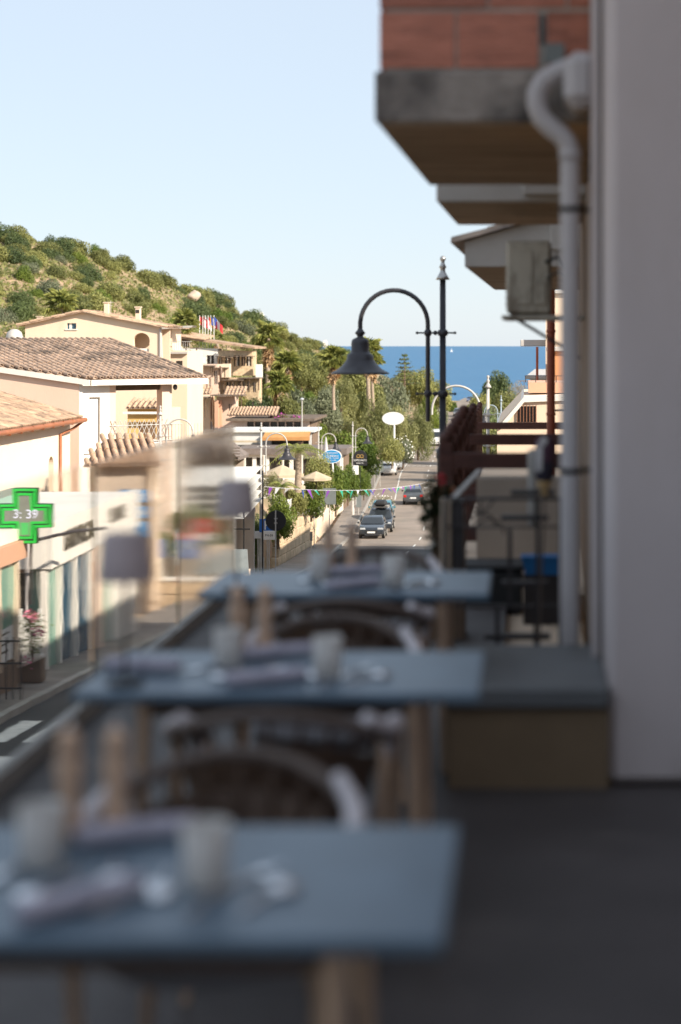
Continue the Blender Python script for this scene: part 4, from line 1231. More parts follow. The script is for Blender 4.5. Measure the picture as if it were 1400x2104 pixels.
for k in range(-1, 11):
    for sgn in (1, -1):
        a0_ = .02 + k * .2 + (0 if sgn > 0 else .4); a1_ = a0_ + .4 * sgn
        z0_, z1_ = -3.7, -2.85
        if a0_ < 0: z0_ += (z1_ - z0_) * (-a0_) / .4; a0_ = 0
        if a1_ < 0: z1_ -= (z1_ - z0_) * (-a1_) / .4; a1_ = 0
        p0 = P + u2 * a0_ - uu * .03; p1 = P + u2 * a1_ - uu * .03
        MB().tube([(p0.x, p0.y, CZ + z0_), (p1.x, p1.y, CZ + z1_)], .013, 5).build("lattice_bar", M['galv'], lat)
for zz in (-3.66, -3.05):
    MB().tube([(P.x - uu.x * .03, P.y - uu.y * .03, CZ + zz), (Q.x - uu.x * .03, Q.y - uu.y * .03, CZ + zz)], .02, 6).build("rail", M['galv'], lat)
for k in range(13):
    p0 = P + u2 * (2.2 + k * .14) - uu * .03
    MB().tube([(p0.x, p0.y, CZ - 3.7), (p0.x, p0.y, CZ - 3.05)], .013, 5).build("baluster", M['galv'], lat)
P = A + u2 * 3.9 - uu * .2
MB().sphere((P.x, P.y, CZ - 1.62), .09, 10, 6, 1.3).build("wall_lantern", M['iron'], hp)

# ------------------------------------------------------------------ ochre house on the left edge
ho = thing("ochre_house", "cream house with ochre piers under a mossy tile roof with copper gutter", "house", (0, 0, 0))
E0 = Vector((-16.0, 61.0, CZ - 2.62))
tiled_roof(ho, E0, Vector((0, -1, 0)), Vector((-1, 0, 0)), .30, 0, 17, 4.2, pitch=.22, row=.36, budget=300, me=BARREL)
MB().tube([(-15.9, 61.2, CZ - 2.70), (-15.9, 43, CZ - 2.66)], .085, 8).build("gutter", M['copper'], ho)
MB().tube([(-15.9, 60.9, CZ - 2.74), (-16.2, 60.6, CZ - 3.0), (-16.33, 59.5, CZ - 3.15), (-16.33, 59.5, CZ - 6.9)], .05, 8).build("downpipe", M['copper'], ho)
for k in range(14):
    MB().box(-16.0, -15.83, 60.5 - k * 1.2, 60.53 - k * 1.2, CZ - 2.79, CZ - 2.60).build("gutter_bracket", M['copper'], ho)
MB().holes(rect(0, 18, CZ - 8.5, CZ - 2.75), [archloop(15.55, .30, CZ - 5.2, CZ - 4.15), rect(7.1, 8.6, CZ - 8.4, CZ - 3.05), rect(2.3, 3.6, CZ - 8.4, CZ - 3.0)], (-16.4, 43, 0), (0, 1, 0), (1, 0, 0), .5).build("wall", M['plaster_ivory'], ho)
MB().box(-16.9, -16.86, 43, 61, CZ - 8.5, CZ - 2.8).build("recess_wall", M['plaster_yellow'], ho)
for y in (49.9, 51.65):
    MB().box(-16.45, -16.34, y, y + .4, CZ - 8.5, CZ - 2.78).build("pier", M['plaster_yellow'], ho)
MB().extr([(-16.46, 43 + a, z) for a, z in archloop(9.0, .36, CZ - 5.3, CZ - 4.15)], (.09, 0, 0)).build("arched_shutter", M['shutter'], ho)
for k in range(16):
    MB().box(-16.375, -16.34, 51.7, 52.3, CZ - 5.25 + k * .085, CZ - 5.22 + k * .085).build("shutter_slat", M['shutter'], ho)
MB().box(-22, -16.92, 60.4, 60.8, CZ - 8.5, CZ - 2.4).build("end_wall", M['plaster_cream'], ho)

# ------------------------------------------------------------------ pharmacy
ph = thing("pharmacy", "low cream pharmacy with a broad lettered fascia and green glazed shopfront", "shop", (-10.07, 36.0, CZ), R(.9))
zg = -7.25
MB().box(-9, -.12, .1, 8.6, -4.0, -3.86).build("roof_deck", M['plaster_white'], ph)
MB().box(-.16, 0, 0, 8.7, -4.76, -3.80).build("fascia", M['plaster_white'], ph)
MB().box(-1.0, -.162, -.02, .12, -4.76, -3.80).build("fascia", M['plaster_white'], ph)
MB().box(-9, -1.002, .0, .14, -4.5, -3.80).build("fascia", M['plaster_white'], ph)
MB().box(-9, -.2, .5, 8.6, -4.72, -4.66).build("soffit", M['plaster_white'], ph)
MB().box(-3.0, -2.4, 3.4, 7.4, -3.86, -3.66).build("roof_kerb", M['glass_green'], ph)
text("lettering", "FARMACIA", .62, M['letter_grey'], ph, (.02, 2.25, -4.30), (R(90), 0, R(90)), sx=.9, ext=.03)
text("lettering", "SALUTE", .50, M['letter_grey'], ph, (.02, 6.1, -4.20), (R(90), 0, R(90)), sx=.9, ext=.03)
MB().box(-9, -.5, 8.4, 8.6, -8.5, -4.0).build("end_wall", M['plaster_cream'], ph)
MB().box(-.30, -.06, 6.2, 8.6, -8.5, -4.77).build("wall", M['plaster_white'], ph)
MB().box(-.28, -.06, 4.1, 4.9, -8.5, -4.77).build("wall", M['plaster_pink'], ph)
for y0, y1, mm in ((.12, 1.15, 'glass_green'), (1.35, 2.55, 'glass_blue'), (2.75, 4.02, 'glass_blue'), (5.0, 6.1, 'glass_green')):
    MB().box(-.26, -.22, y0, y1, -7.4, -4.77).build("shop_window", M[mm], ph)
for y in (.04, 1.19, 2.59, 4.05, 4.92, 6.12):
    MB().box(-.27, -.12, y, y + .13, -7.9, -4.77).build("window_frame", M['plaster_white'], ph)
MB().box(-.30, -.10, .0, 6.2, -8.2, -7.42).build("plinth", M['plaster_white'], ph)
MB().box(-.55, -.28, .25, .30, -7.6, -4.77).build("shop_window", M['glass_green'], ph)
MB().box(-2.0, -.56, .4, .6, -8, -4.5).build("wall", M['plaster_pink'], ph)
MB().box(-.98, -.60, .34, .40, -7.5, -4.9).build("doorway", M['window_dark'], ph)
MB().cyl((-.5, -.1, -4.1), (-.5, -.1, -5.9), .03).build("drain_pipe", M['pipe_grey'], ph)

# green cross
g0 = V(50, 1060, 33.2)
gc = thing("pharmacy_cross", "lit green pharmacy cross with a clock display on a bracket arm", "sign", g0, R(0))
def cross(a, w_): return [(-w_, -a), (w_, -a), (w_, -w_), (a, -w_), (a, w_), (w_, w_), (w_, a), (-w_, a), (-w_, w_), (-a, w_), (-a, -w_), (-w_, -w_)]
MB().extr([(x, 0, z) for x, z in cross(.545, .235)], (0, .16, 0)).build("housing", M['panel_green'], gc)
MB().extr([(x, -.012, z) for x, z in cross(.39, .125)], (0, .011, 0)).build("display", M['panel_grey'], gc)
def ring(a, w_, t_, m_, nm, y=-.014):
    o, i = cross(a, w_), cross(a - t_, w_ - t_)
    b = MB(); n = 12
    vs = [(x, y, z) for x, z in o] + [(x, y, z) for x, z in i] + [(x, y + .013, z) for x, z in o] + [(x, y + .013, z) for x, z in i]
    fs = []
    for k in range(n):
        j = (k + 1) % n
        fs += [(k, j, n + j, n + k), (2*n+k, 3*n+k, 3*n+j, 2*n+j), (k, 2*n+k, 2*n+j, j), (n+k, n+j, 3*n+j, 3*n+k)]
    b.add(vs, fs).build(nm, m_, gc)
for a, w_ in ((.532, .224), (.448, .152)):
    ring(a, w_, .046, M['led_green'], "led_row")
MB().box(-.08, .08, -.016, -.013, -.37, -.13).build("lit_block", M['led_soft'], gc)
text("digits", "3: 39", .25, M['led_white'], gc, (.02, -.02, .03), ext=.002, sx=.95)
MB().tube([(.15, .08, -.50), (.6, 1.3, -.45), (.95, 2.6, -.52)], .035, 8).build("bracket_arm", M['iron'], gc)
MB().cyl((.1, .1, -.5), (.1, .1, -1.75), .032).build("bracket_pole", M['iron'], gc)

# pink fascia shop on the left edge
sp = thing("pink_shop", "shop with a pink fascia and cream framed windows at the left edge", "shop", (-9.85, 26.0, CZ))
MB().box(-6, 0, 0, 7.45, -4.18, -3.83).build("fascia", M['plaster_salmon'], sp)
MB().box(-6, -.1, 0, 7.4, -3.82, -3.60).build("cornice", M['plaster_white'], sp)
MB().box(-.22, -.18, 0, 7.1, -5.45, -4.19).build("shop_window", M['glass_green'], sp)
MB().box(-.22, -.17, 0, 7.1, -6.1, -5.46).build("window_film", M['sign_white'], sp)
for y in (5.1, 6.0, 7.1):
    MB().box(-.24, -.08, y, y + .09, -6.2, -4.19).build("window_frame", M['plaster_cream'], sp)
MB().box(-6, -.12, 0, 7.3, -7.5, -6.15).build("plinth", M['plaster_brown'], sp)
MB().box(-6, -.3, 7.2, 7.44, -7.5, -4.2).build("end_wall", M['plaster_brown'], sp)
for k, (a, z) in enumerate(((6.5, -5.55), (6.6, -5.75), (6.45, -5.9))):
    MB().box(-.168, -.164, a - .3, a + .3, z - .02, z + .02).build("window_print", M['letter_grey'], sp)

pb = thing("poster_board", "white notice board standing by the kerb behind a pink oleander", "board", V(63, 1308, 33.9))
MB().bevbox(-.24, .22, 0, .05, -.48, .42, .01).build("board", M['sign_white'], pb)
for x in (-.2, .18): MB().box(x - .03, x + .03, .01, .05, .421, .55).build("post", M['sign_white'], pb)
MB().extr([(-.26, -.1, -.62), (.24, -.1, -.42), (.24, -.1, -.9), (-.26, -.1, -.9)], (0, .3, 0)).build("trough", M['plaster_brown'], pb)
MB().extr([(-.26, -.12, -.55), (.24, -.12, -.36), (.24, -.12, -.43), (-.26, -.12, -.63)], (0, .3, 0)).build("trough_edge", M['plaster_white'], pb)

fe = thing("iron_fence", "dark iron fence at the left edge below the shop window", "fence", V(10, 1380, 30.5))
for k in range(7):
    MB().cyl((-.5 + k * .13, 0, -.5), (-.5 + k * .13, 0, .62), .013).build("bar", M['iron'], fe)
for z in (-.3, .15, .55): MB().box(-.6, .3, -.01, .01, z - .015, z + .015).build("rail", M['iron'], fe)

# ------------------------------------------------------------------ beige house with hipped roof just behind the pharmacy
hh = thing("beige_pavilion", "beige house with a low hipped roof and columns behind the pharmacy", "house", (0, 0, 0))
e1 = Vector((.93, .37, 0)); u1 = Vector((-.37, .93, 0))
EE = V(172, 957, 54.5)
tiled_roof(hh, EE, e1, u1, .42, 0, 2.5, lambda a: min(2.0, .05 + a * 2.2), pitch=.24, row=.36, budget=200, me=BARREL)
q0 = EE + u1 * .5 + e1 * .45
MB().extr([(q0.x, q0.y, CZ - 8.8), (q0.x + e1.x * 1.9, q0.y + e1.y * 1.9, CZ - 8.8), (q0.x + e1.x * 1.9, q0.y + e1.y * 1.9, EE.z - .06), (q0.x, q0.y, EE.z - .06)], u1 * 1.4).build("wall", M['plaster_taupe'], hh)
c_ = EE + e1 * 2.3 + u1 * .35
MB().lathe([(.17, CZ - 8.8), (.17, CZ - 5.2), (.22, CZ - 5.1), (.22, CZ - 4.95), (.17, CZ - 4.9), (.16, EE.z - .25), (.21, EE.z - .2), (.21, EE.z - .05)], 14, (c_.x, c_.y, 0)).build("column", M['plaster_cream'], hh)

cv = thing("covered_terrace", "covered terrace on tan piers under a sloping grey brown roof behind the glass", "terrace", V(300, 945, 76))
MB().extr([(-.6, -.4, -.02), (4.2, -.4, -.02), (4.2, -.4, .12), (3.4, -.4, .72), (1.6, -.4, .86), (.4, -.4, .42), (-.6, -.4, .1)], (0, 3.0, 0)).build("roof", M['roof_grey'], cv)
for k in range(5): MB().box(-.7, 4.3, -.52 , -.40, .02 + k * .13, .06 + k * .13).build("roof_batten", M['pergola'], cv)
for x in (.25, 1.75, 3.1):
    MB().bevbox(x, x + .36, .0, .36, -4.5, -.03, .02).build("pier", M['plaster_cream'] if x < 3 else M['plaster_ivory'], cv)
MB().box(-.3, 4.0, 2.2, 2.4, -4.5, -.03).build("rear_wall", M['plaster_taupe'], cv)
MB().box(.62, 1.74, 2.1, 2.19, -2.2, -.4).build("dark_window", M['window_dark'], cv)
MB().box(-.3, 3.6, -.25, -.1, -2.75, -2.55).build("rail", M['slab_white'], cv)

# planters and low walls in front of it
wl = thing("garden_wall", "low stone garden wall behind the glass screen", "wall", V(330, 1175, 56))
for k in range(9):
    for j in range(2):
        MB().bevbox(-1.8 + k * .45 + j * .2, -1.37 + k * .45 + j * .2, rnd.uniform(-.02, .02), .35, -1.2 + j * .45, -.77 + j * .45, .03).build("stone", M['stone'], wl)
MB().box(-1.9, 2.5, -.05, .4, -.30, -.22).build("coping", M['plaster_white'], wl)
kk = thing("kiosk", "small beige kiosk under a slate blue canopy behind the glass", "kiosk", V(440, 1180, 57))
MB().box(-.6, 1.0, 0, 1.4, -1.2, .0).build("body", M['plaster_cream'], kk)
MB().box(-.35, .8, -.03, .0, -.40, -.08).build("hatch", M['stone'], kk)
MB().extr([(-.8, -.2, .02), (1.2, -.2, .02), (1.0, .7, .75), (.1, .7, .75)], (0, .08, .0)).build("canopy", M['sign_grey'], kk)
MB().box(-.4, .4, 1.0, 1.2, .0, .85).build("rear_panel", M['plaster_cream'], kk)

# ------------------------------------------------------------------ cream gable house higher up
hg = thing("gable_house", "cream house with a wide low gable, chimneys and a round arched loggia", "house", (-28.1, 95.0, CZ))
def g(px, py): return ((px - CX) / F * 95 + 28.1, -(py - CY) / F * 95)
prof = [g(52, 905), g(340, 905), g(330, 672), g(302, 661), g(172, 640), g(52, 666)]
cx_, cz_ = g(291, 700); r_ = 17 / F * 95
hole1 = [g(276, 728), (g(306, 728))] + [(cx_ + r_ * math.cos(a), cz_ + r_ * .95 * math.sin(a)) for a in np.linspace(0, math.pi, 12)]
hole2 = [g(138, 676), g(157, 676), g(157, 664), g(138, 664)]
MB().holes(prof, [hole1, hole2], (0, 0, 0), (1, 0, 0), (0, -1, 0), .35).build("wall", M['plaster_cream'], hg)
MB().box(.0, 7.85, .36, .5, -4, .9).build("inner_wall", M['plaster_cream'], hg, loc=(0, 1.1, 0))
MB().box(g(276, 0)[0] - .1, g(306, 0)[0] + .1, .10, .14, g(0, 728)[1], g(0, 716)[1]).build("loggia_parapet", M['plaster_white'], hg)
wd = MB().box(g(138, 0)[0], g(157, 0)[0], .12, .16, g(0, 676)[1], g(0, 664)[1]).build("window", M['glass_blue'], hg)
MB().box(g(138, 0)[0] - .08, g(157, 0)[0] + .08, -.06, .1, g(0, 677.5)[1] - .02, g(0, 676)[1]).build("sill", M['plaster_white'], wd)
MB().box(g(142, 0)[0], g(147, 0)[0], .09, .118, g(0, 676)[1], g(0, 664)[1]).build("window_frame", M['plaster_white'], wd)
xp, zp = g(172, 640); xr, zr_ = g(345, 673); xl, zl = g(38, 669)
for (xa, za, xb, zb) in ((xl, zl, xp, zp), (xr, zr_, xp, zp)):
    run = abs(xb - xa)
    tiled_roof(hg, (xa, -.3, za + .02), (0, 1, 0), (1 if xb > xa else -1, 0, 0), (zb - za) / run, 0, 4.2, math.hypot(run, zb - za), pitch=.27, row=.4, budget=70, me=BARREL, name="roof")
for px, py, h_ in ((213, 640, .62), (278, 656, .82), (74, 664, .45)):
    x, z = g(px, py)
    c = MB().bevbox(x - .13, x + .13, .6, .95, z - .3, z + h_ * .8, .01).build("chimney", M['plaster_cream'], hg)
    MB().bevbox(x - .18, x + .18, .55, 1.0, z + h_ * .8 + .003, z + h_ * .88, .01).build("chimney_cap", M['plaster_cream'], c)
    if h_ > .7: MB().box(x - .10, x + .10, .58, .60, z + .36, z + .55).build("chimney_vent", M['window_dark'], c)
x, z = g(219, 650)
b = MB().cyl((x + .05, .8, z), (x + .05, .8, z + .9), .015); b.cyl((x - .15, .8, z + .8), (x + .2, .8, z + .8), .012); b.cyl((x - .1, .8, z + .62), (x + .15, .8, z + .62), .012)
b.build("aerial", M['galv'], hg)
MB().cyl((7.62, -.05, g(0, 675)[1]), (7.62, -.05, -2.6), .05).build("downpipe", M['pipe_grey'], hg)
sdsh = thing("water_tank", "domed grey water tank beside the cream gable house", "tank", V(30, 700, 90))
MB().lathe([(.0, .62), (.16, .60), (.36, .46), (.45, .2), (.46, -.5), (.0, -.5)], 18, smooth=True).build("dome", M['galv'], sdsh)
MB().lathe([(.462, .05), (.47, .06), (.47, .12), (.462, .13)], 18).build("band", M['plaster_white'], sdsh)
MB().box(-.5, .5, -.4, .4, -4, -.5).build("base", M['plaster_cream'], sdsh)

# side wing with terrace right of the gable
tw = thing("terrace_house", "small house with a red edged roof terrace right of the gable house", "house", V(360, 700, 101))
MB().box(-1.0, .72, 0, 5, -6, -.6).build("wall", M['plaster_cream'], tw)
MB().box(-.75, -.3, -.03, -.003, -2.3, -1.2).build("window", M['window_dark'], tw)
MB().box(.1, .45, -.03, -.003, -2.3, -1.2).build("window", M['window_dark'], tw)
MB().box(-1.05, .78, -.25, -.002, -.78, -.66).build("ledge", M['slab_white'], tw)
MB().box(-1.2, -.95, 0, 3, -.59, .85).build("pier", M['plaster_cream'], tw)
MB().box(-.55, -.25, .3, 3, -.59, .75).build("pier", M['plaster_cream'], tw)
MB().extr([(-1.35, -.3, .95), (.2, -.3, .72), (.2, -.3, .80), (-1.35, -.3, 1.05)], (0, 3.6, 0)).build("roof", M['tile_clay'], tw)
MB().extr([(-.9, -.25, .68), (1.0, -.25, .78), (1.15, -.25, .9), (-.9, -.25, .84)], (0, 1.2, 0)).build("canopy", M['slab_white'], tw)
for k in range(10):
    MB().cyl((-.3 + k * .13, .02, -.58), (-.3 + k * .13, .02, -.05), .012, None, 5).build("railing_bar", M['galv'], tw)
MB().box(-.35, 1.0, .0, .04, -.06, -.03).build("railing", M['galv'], tw)

# ------------------------------------------------------------------ terraced hotel on the slope
HD = 158.0
def hx(px, y=0): return (px - CX) / F * (HD + y)
def hz(py, y=0): return CZ - (py - CY) / F * (HD + y)
ht = thing("terraced_hotel", "stepped hotel of white, stone and cream terraces with pergolas", "hotel", (0, HD, 0))
def block(x0, x1, y0, y1, z0, z1, m, holes=(), nm="wall"):
    X = lambda p: hx(p, y0)
    Z = lambda p: hz(p, y0)
    o = MB().holes(rect(X(x0), X(x1), Z(z0), Z(z1)), [rect(X(a), X(b_), Z(c), Z(d_)) for a, b_, c, d_ in holes], (0, y0, 0), (1, 0, 0), (0, -1, 0), .35).build(nm, m, ht)
    MB().box(X(x0), X(x1), y0 + .55, y0 + 2.2, Z(z0), Z(z1) - .03).build("inner_wall", m, ht)
    for a, b_, c, d_ in holes:
        p_ = MB().box(X(a), X(b_), y0 + .22, y0 + .26, Z(c), Z(d_)).build("window", M['window_dark'], ht)
        MB().box(X((a + b_) / 2) - .05, X((a + b_) / 2) + .05, y0 + .14, y0 + .215, Z(c), Z(d_)).build("window_frame", M['plaster_white'], p_)
    return o
def pergola(x0, x1, y0, y1, z, th=2.2, posts=3, m='pergola', drop=28):
    X = lambda p: hx(p, y0)
    Z = lambda p: hz(p, y0)
    y1 = min(y1, y0 + 1.9)
    MB().box(X(x0), X(x1), y0, y1, Z(z), Z(z - th)).build("pergola_roof", M[m], ht)
    for k in range(posts):
        xx = X(x0) + .2 + (X(x1) - X(x0) - .4) * k / max(1, posts - 1)
        MB().cyl((xx, y0 + .15, Z(z) - .01), (xx, y0 + .15, Z(z + drop)), .06, None, 6).build("pergola_post", M['wood_brown'], ht)
    n = int((X(x1) - X(x0)) / .5)
    for k in range(n):
        xx = X(x0) + .1 + k * .5
        MB().box(xx, xx + .1, y0 - .3, y0 - .004, Z(z) + .01, Z(z - th) - .01).build("pergola_beam", M['wood_brown'], ht)
# upper storey
block(355, 448, 6, 12, 772, 716, M['plaster_white'], [(425, 440, 752, 730)])
block(448, 520, 6.3, 12, 772, 720, M['stone'], [(450, 456, 752, 732), (462, 473, 752, 732), (481, 493, 752, 730), (496, 504, 752, 732), (506, 517, 752, 732)])
MB().extr([(hx(335), 5.4, hz(694)), (hx(506), 5.4, hz(717)), (hx(506), 5.4, hz(713)), (hx(335), 5.4, hz(689))], (0, 7, 0)).build("upper_roof", M['tile_clay'], ht)
MB().extr([(hx(335), 5.2, hz(689)), (hx(400), 5.2, hz(698)), (hx(400), 10.2, hz(690)), (hx(335), 10.2, hz(681))], (0, 0, .1)).build("upper_roof", M['tile_clay'], ht)
for k in range(13):
    MB().box(hx(440 + k * 5), hx(441.5 + k * 5), 4.9, 5.39, hz(711 + k * .5) - .12, hz(711 + k * .5)).build("rafter_end", M['wood_brown'], ht)
pergola(443, 462, 4.8, 6.2, 733, 1.5, 2, drop=20); pergola(465, 478, 4.8, 6.2, 735, 1.5, 2, drop=18); pergola(480, 520, 4.8, 6.2, 733, 1.5, 3, drop=20)
MB().box(hx(508), hx(520), 5.0, 5.9, hz(780), hz(750)).build("parapet", M['plaster_white'], ht)
# terrace with flowers
pergola(356, 408, 2.6, 5.8, 716, 1.8, 3, drop=16)
MB().box(hx(355), hx(412), 2.0, 2.3, hz(745), hz(735)).build("parapet", M['plaster_white'], ht)
MB().extr([(hx(357), 1.6, hz(752)), (hx(369), 1.6, hz(752)), (hx(368), 1.6, hz(722)), (hx(365), 1.6, hz(712)), (hx(361), 1.6, hz(712)), (hx(358), 1.6, hz(722))], (0, .5, 0)).build("chimney", M['plaster_cream'], ht)
# middle storey
block(388, 448, 1.0, 6, 812, 748, M['plaster_pink'], [(401, 406, 792, 770), (408, 413, 792, 770), (423, 427, 800, 778), (430, 434, 800, 778), (440, 446, 790, 762)])
pergola(385, 438, -.4, 2, 753, 2.2, 3, drop=14); pergola(432, 466, .4, 2.6, 757, 1.8, 2, drop=18)
block(450, 531, 2.5, 7, 830, 776, M['stone'], [(466, 474, 806, 784), (477, 482, 806, 784), (489, 495, 806, 784), (499, 504, 806, 784), (508, 513, 806, 784), (519, 526, 806, 786)])
pergola(455, 500, 1.0, 3, 782, 2.2, 3, drop=24); pergola(488, 536, 1.2, 3.2, 778, 2.0, 3, drop=24)
MB().box(hx(450), hx(466), 1.6, 2.4, hz(776), hz(748)).build("stair_wall", M['plaster_cream'], ht)
tiled_roof(ht, (hx(462), -1.0, hz(812)), (1, 0, 0), (0, 1, 0), .45, 0, hx(506) - hx(462), 2.0, pitch=.34, row=.5, budget=40, me=BARREL)
tiled_roof(ht, (hx(405), -1.6, hz(808)), (1, 0, 0), (0, 1, 0), .5, 0, hx(440) - hx(405), 1.2, pitch=.34, row=.5, budget=20, me=BARREL)
# lower storey
block(345, 432, -2.2, 1, 905, 812, M['plaster_cream'], [(351, 362, 850, 826), (384, 390, 905, 872), (402, 414, 850, 826)])
pergola(350, 426, -4.2, -1.8, 818, 2.0, 4, drop=40)
MB().box(hx(420), hx(445), -1.5, -1.2, hz(880), hz(815)).build("orange_wall", M['plaster_orange'], ht)
block(445, 482, -1.8, 1, 905, 815, M['plaster_pink'], [(448, 452, 852, 826), (470, 476, 856, 830)])
for px in (455, 460): MB().box(hx(px), hx(px + 7), -3.4 + (px - 455) * .1, -2.9 + (px - 455) * .1, hz(905), hz(820)).build("pillar", M['plaster_salmon'], ht)
pergola(432, 500, -3.6, -1.4, 814, 2.4, 2, drop=60)
lt_ = thing_part("lattice_screen", ht)
for k in range(7):
    MB().box(hx(421 + k * 2.8), hx(421.6 + k * 2.8), -1.62, -1.56, hz(862), hz(838)).build("lattice_bar", M['plaster_orange'], lt_)
for k in range(7):
    MB().box(hx(420), hx(440), -1.67, -1.63, hz(862 - k * 3.5), hz(861 - k * 3.5)).build("lattice_bar", M['shutter'], lt_)
MB().box(hx(418), hx(445), -2.0, -1.7, hz(880), hz(865)).build("parapet", M['pipe_grey'], ht)
for px in (398, 414): MB().box(hx(px), hx(px + 4), -3.9, -3.6, hz(905), hz(819)).build("pillar", M['plaster_cream'], ht)

# small house between porch and hotel
sh = thing("yellow_lodge", "small yellow lodge with a tiled roof seen through the open porch", "house", V(305, 842, 90))
MB().holes(rect(-1.1, 1.1, -4.5, .1), [rect(-.5, .4, -2, -.7)], (0, 0, 0), (1, 0, 0), (0, -1, 0), .3).build("wall", M['plaster_yellow'], sh)
MB().box(-1.1, 1.1, .6, 3, -4.5, .05).build("inner_wall", M['plaster_cream'], sh)
tiled_roof(sh, (-1.1, -.5, .12), (1, 0, 0), (0, 1, 0), .26, 0, 2.2, 1.4, pitch=.28, row=.4, budget=90, me=BARREL)
MB().box(-1.2, 1.2, -.7, -.5, -.2, -.08).build("awning", M['plaster_white'], sh)

# ------------------------------------------------------------------ restaurants down the left side
def flat(name, label, px0, px1, d, depth, roofpy, wallm, roofm='roof_grey', rt=6, bottom=-14, cat="building", over=.5, openings=()):
    h_ = thing(name, label, cat, V(px0, roofpy, d))
    wd_ = (px1 - px0) / F * d
    MB().box(-over, wd_ + over, -over, depth, .003, rt / F * d).build("roof_slab", M[roofm], h_)
    MB().holes(rect(0, wd_, bottom, 0), [rect(a / F * d, b_ / F * d, -c / F * d, -e_ / F * d) for a, b_, c, e_ in openings], (0, 0, 0), (1, 0, 0), (0, -1, 0), .25).build("wall", wallm, h_)
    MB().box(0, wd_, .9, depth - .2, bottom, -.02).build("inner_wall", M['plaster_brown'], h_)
    for a, b_, c, e_ in openings:
        MB().box(a / F * d, b_ / F * d, .3, .33, -c / F * d, -e_ / F * d).build("window", M['window_dark'], h_)
    return h_
h_ = flat("long_restaurant", "long low restaurant under a brown roof with a row of dark openings", 478, 636, 150, 9, 865, M['plaster_pink'], 'pergola', 5, -9, "restaurant", .5, [(30 + k * 16, 44 + k * 16, 13, 1.5) for k in range(7)])
tiled_roof(h_, (-.6, .5, .5), (1, 0, 0), (0, 1, 0), .3, 0, 4.4, 2.4, pitch=.28, row=.45, budget=70, me=BARREL)
h_ = flat("orange_awning_bar", "white bar with a long orange roller awning below the long restaurant", 470, 640, 144, 5, 888, M['awning_white'], 'awning_white', 5, -8, "bar", .3, [(88, 165, 34, 12)])
MB().extr([(545 / F * 144 - 470 / F * 144, -1.6, -.45), (7.1, -1.6, -.35), (7.0, -.3, .02), (3.15, -.3, -.05)], (0, 0, .05)).build("awning", M['awning_orange'], h_)
MB().box(3.1, 7.1, -1.62, -1.57, -.62, -.36).build("awning_valance", M['awning_orange'], h_)
MB().box(.1, 3.0, -1.3, -.35, -.8, -.68).build("awning", M['awning_beige'], h_)
MB().cyl((6.6, -1.5, -.6), (4.8, -1.5, -3), .06).build("post", M['wood_brown'], h_)
h_ = flat("white_pavilion", "white garden pavilion with columns under a flat grey roof", 495, 705, 138, 5, 934, M['plaster_white'], 'roof_grey', 13, -6, "pavilion", .35, [(8, 24, 48, 6), (32, 48, 48, 6), (58, 100, 48, 6), (108, 160, 48, 8), (168, 196, 60, 8)])
for k in range(6):
    x = .35 + k * 1.55
    MB().lathe([(.10, -3), (.10, -.15), (.15, -.10), (.15, -.01)], 10, (x, -.2, 0)).build("column", M['plaster_white'], h_)
aw = thing("awning_terrace", "long white awning over a restaurant terrace on black frames", "awning", V(395, 966, 70))
for k in range(5):
    MB().extr([(-.1 + k * .03, -2.2, -.5 - k * .33), (2.5, -2.2, -.46 - k * .33), (2.72, 1.2, .04 - k * .33), (-.1, 1.2, .0 - k * .33)], (0, 0, .035)).build("awning_strip", M['awning_white'], aw)
for x, y in ((2.5, -2.15), (2.75, 1.1), (1.5, -2.15)):
    MB().box(x - .03, x + .03, y - .03, y + .03, -4.5, -.55 if y < 0 else -.1).build("frame_post", M['black_metal'], aw)
for z in (-.60, -1.35, -2.2):
    MB().box(.1, 2.75, -2.2, -2.14, z - .03, z + .03).build("frame_rail", M['black_metal'], aw)
MB().tube([(1.4, -2.1, -1.9), (2.6, -2.1, -.6)], .03, 6).build("frame_brace", M['black_metal'], aw)
MB().box(-.2, 2.3, 1.6, 1.8, -4.5, -1.5).build("rear_wall", M['slab_white'], aw)

for i, (px, py, d, r_, lab) in enumerate(((580, 955, 97, 1.25, "beige garden parasol between the palm and the lamp post"), (590, 983, 92, 1.0, "lower beige garden parasol beside the palm"), (650, 968, 100, .9, "small beige parasol near the blue oval sign"))):
    t = thing("garden_parasol", lab, "parasol", V(px, py, d), 0, "beige garden parasols")
    b = MB(); n = 8
    vs = [(0, 0, 0)] + [(r_ * math.cos(2 * math.pi * k / n), r_ * math.sin(2 * math.pi * k / n), -.42 * r_) for k in range(n)] + [(r_ * math.cos(2 * math.pi * k / n), r_ * math.sin(2 * math.pi * k / n), -.42 * r_ - .15) for k in range(n)]
    b.add(vs, [(0, 1 + k, 1 + (k + 1) % n) for k in range(n)] + [(1 + k, 9 + k, 9 + (k + 1) % n, 1 + (k + 1) % n) for k in range(n)])
    b.build("canopy", M['awning_beige'], t)
    MB().cyl((0, 0, -.02), (0, 0, -2.6), .03).build("pole", M['wood_brown'], t)

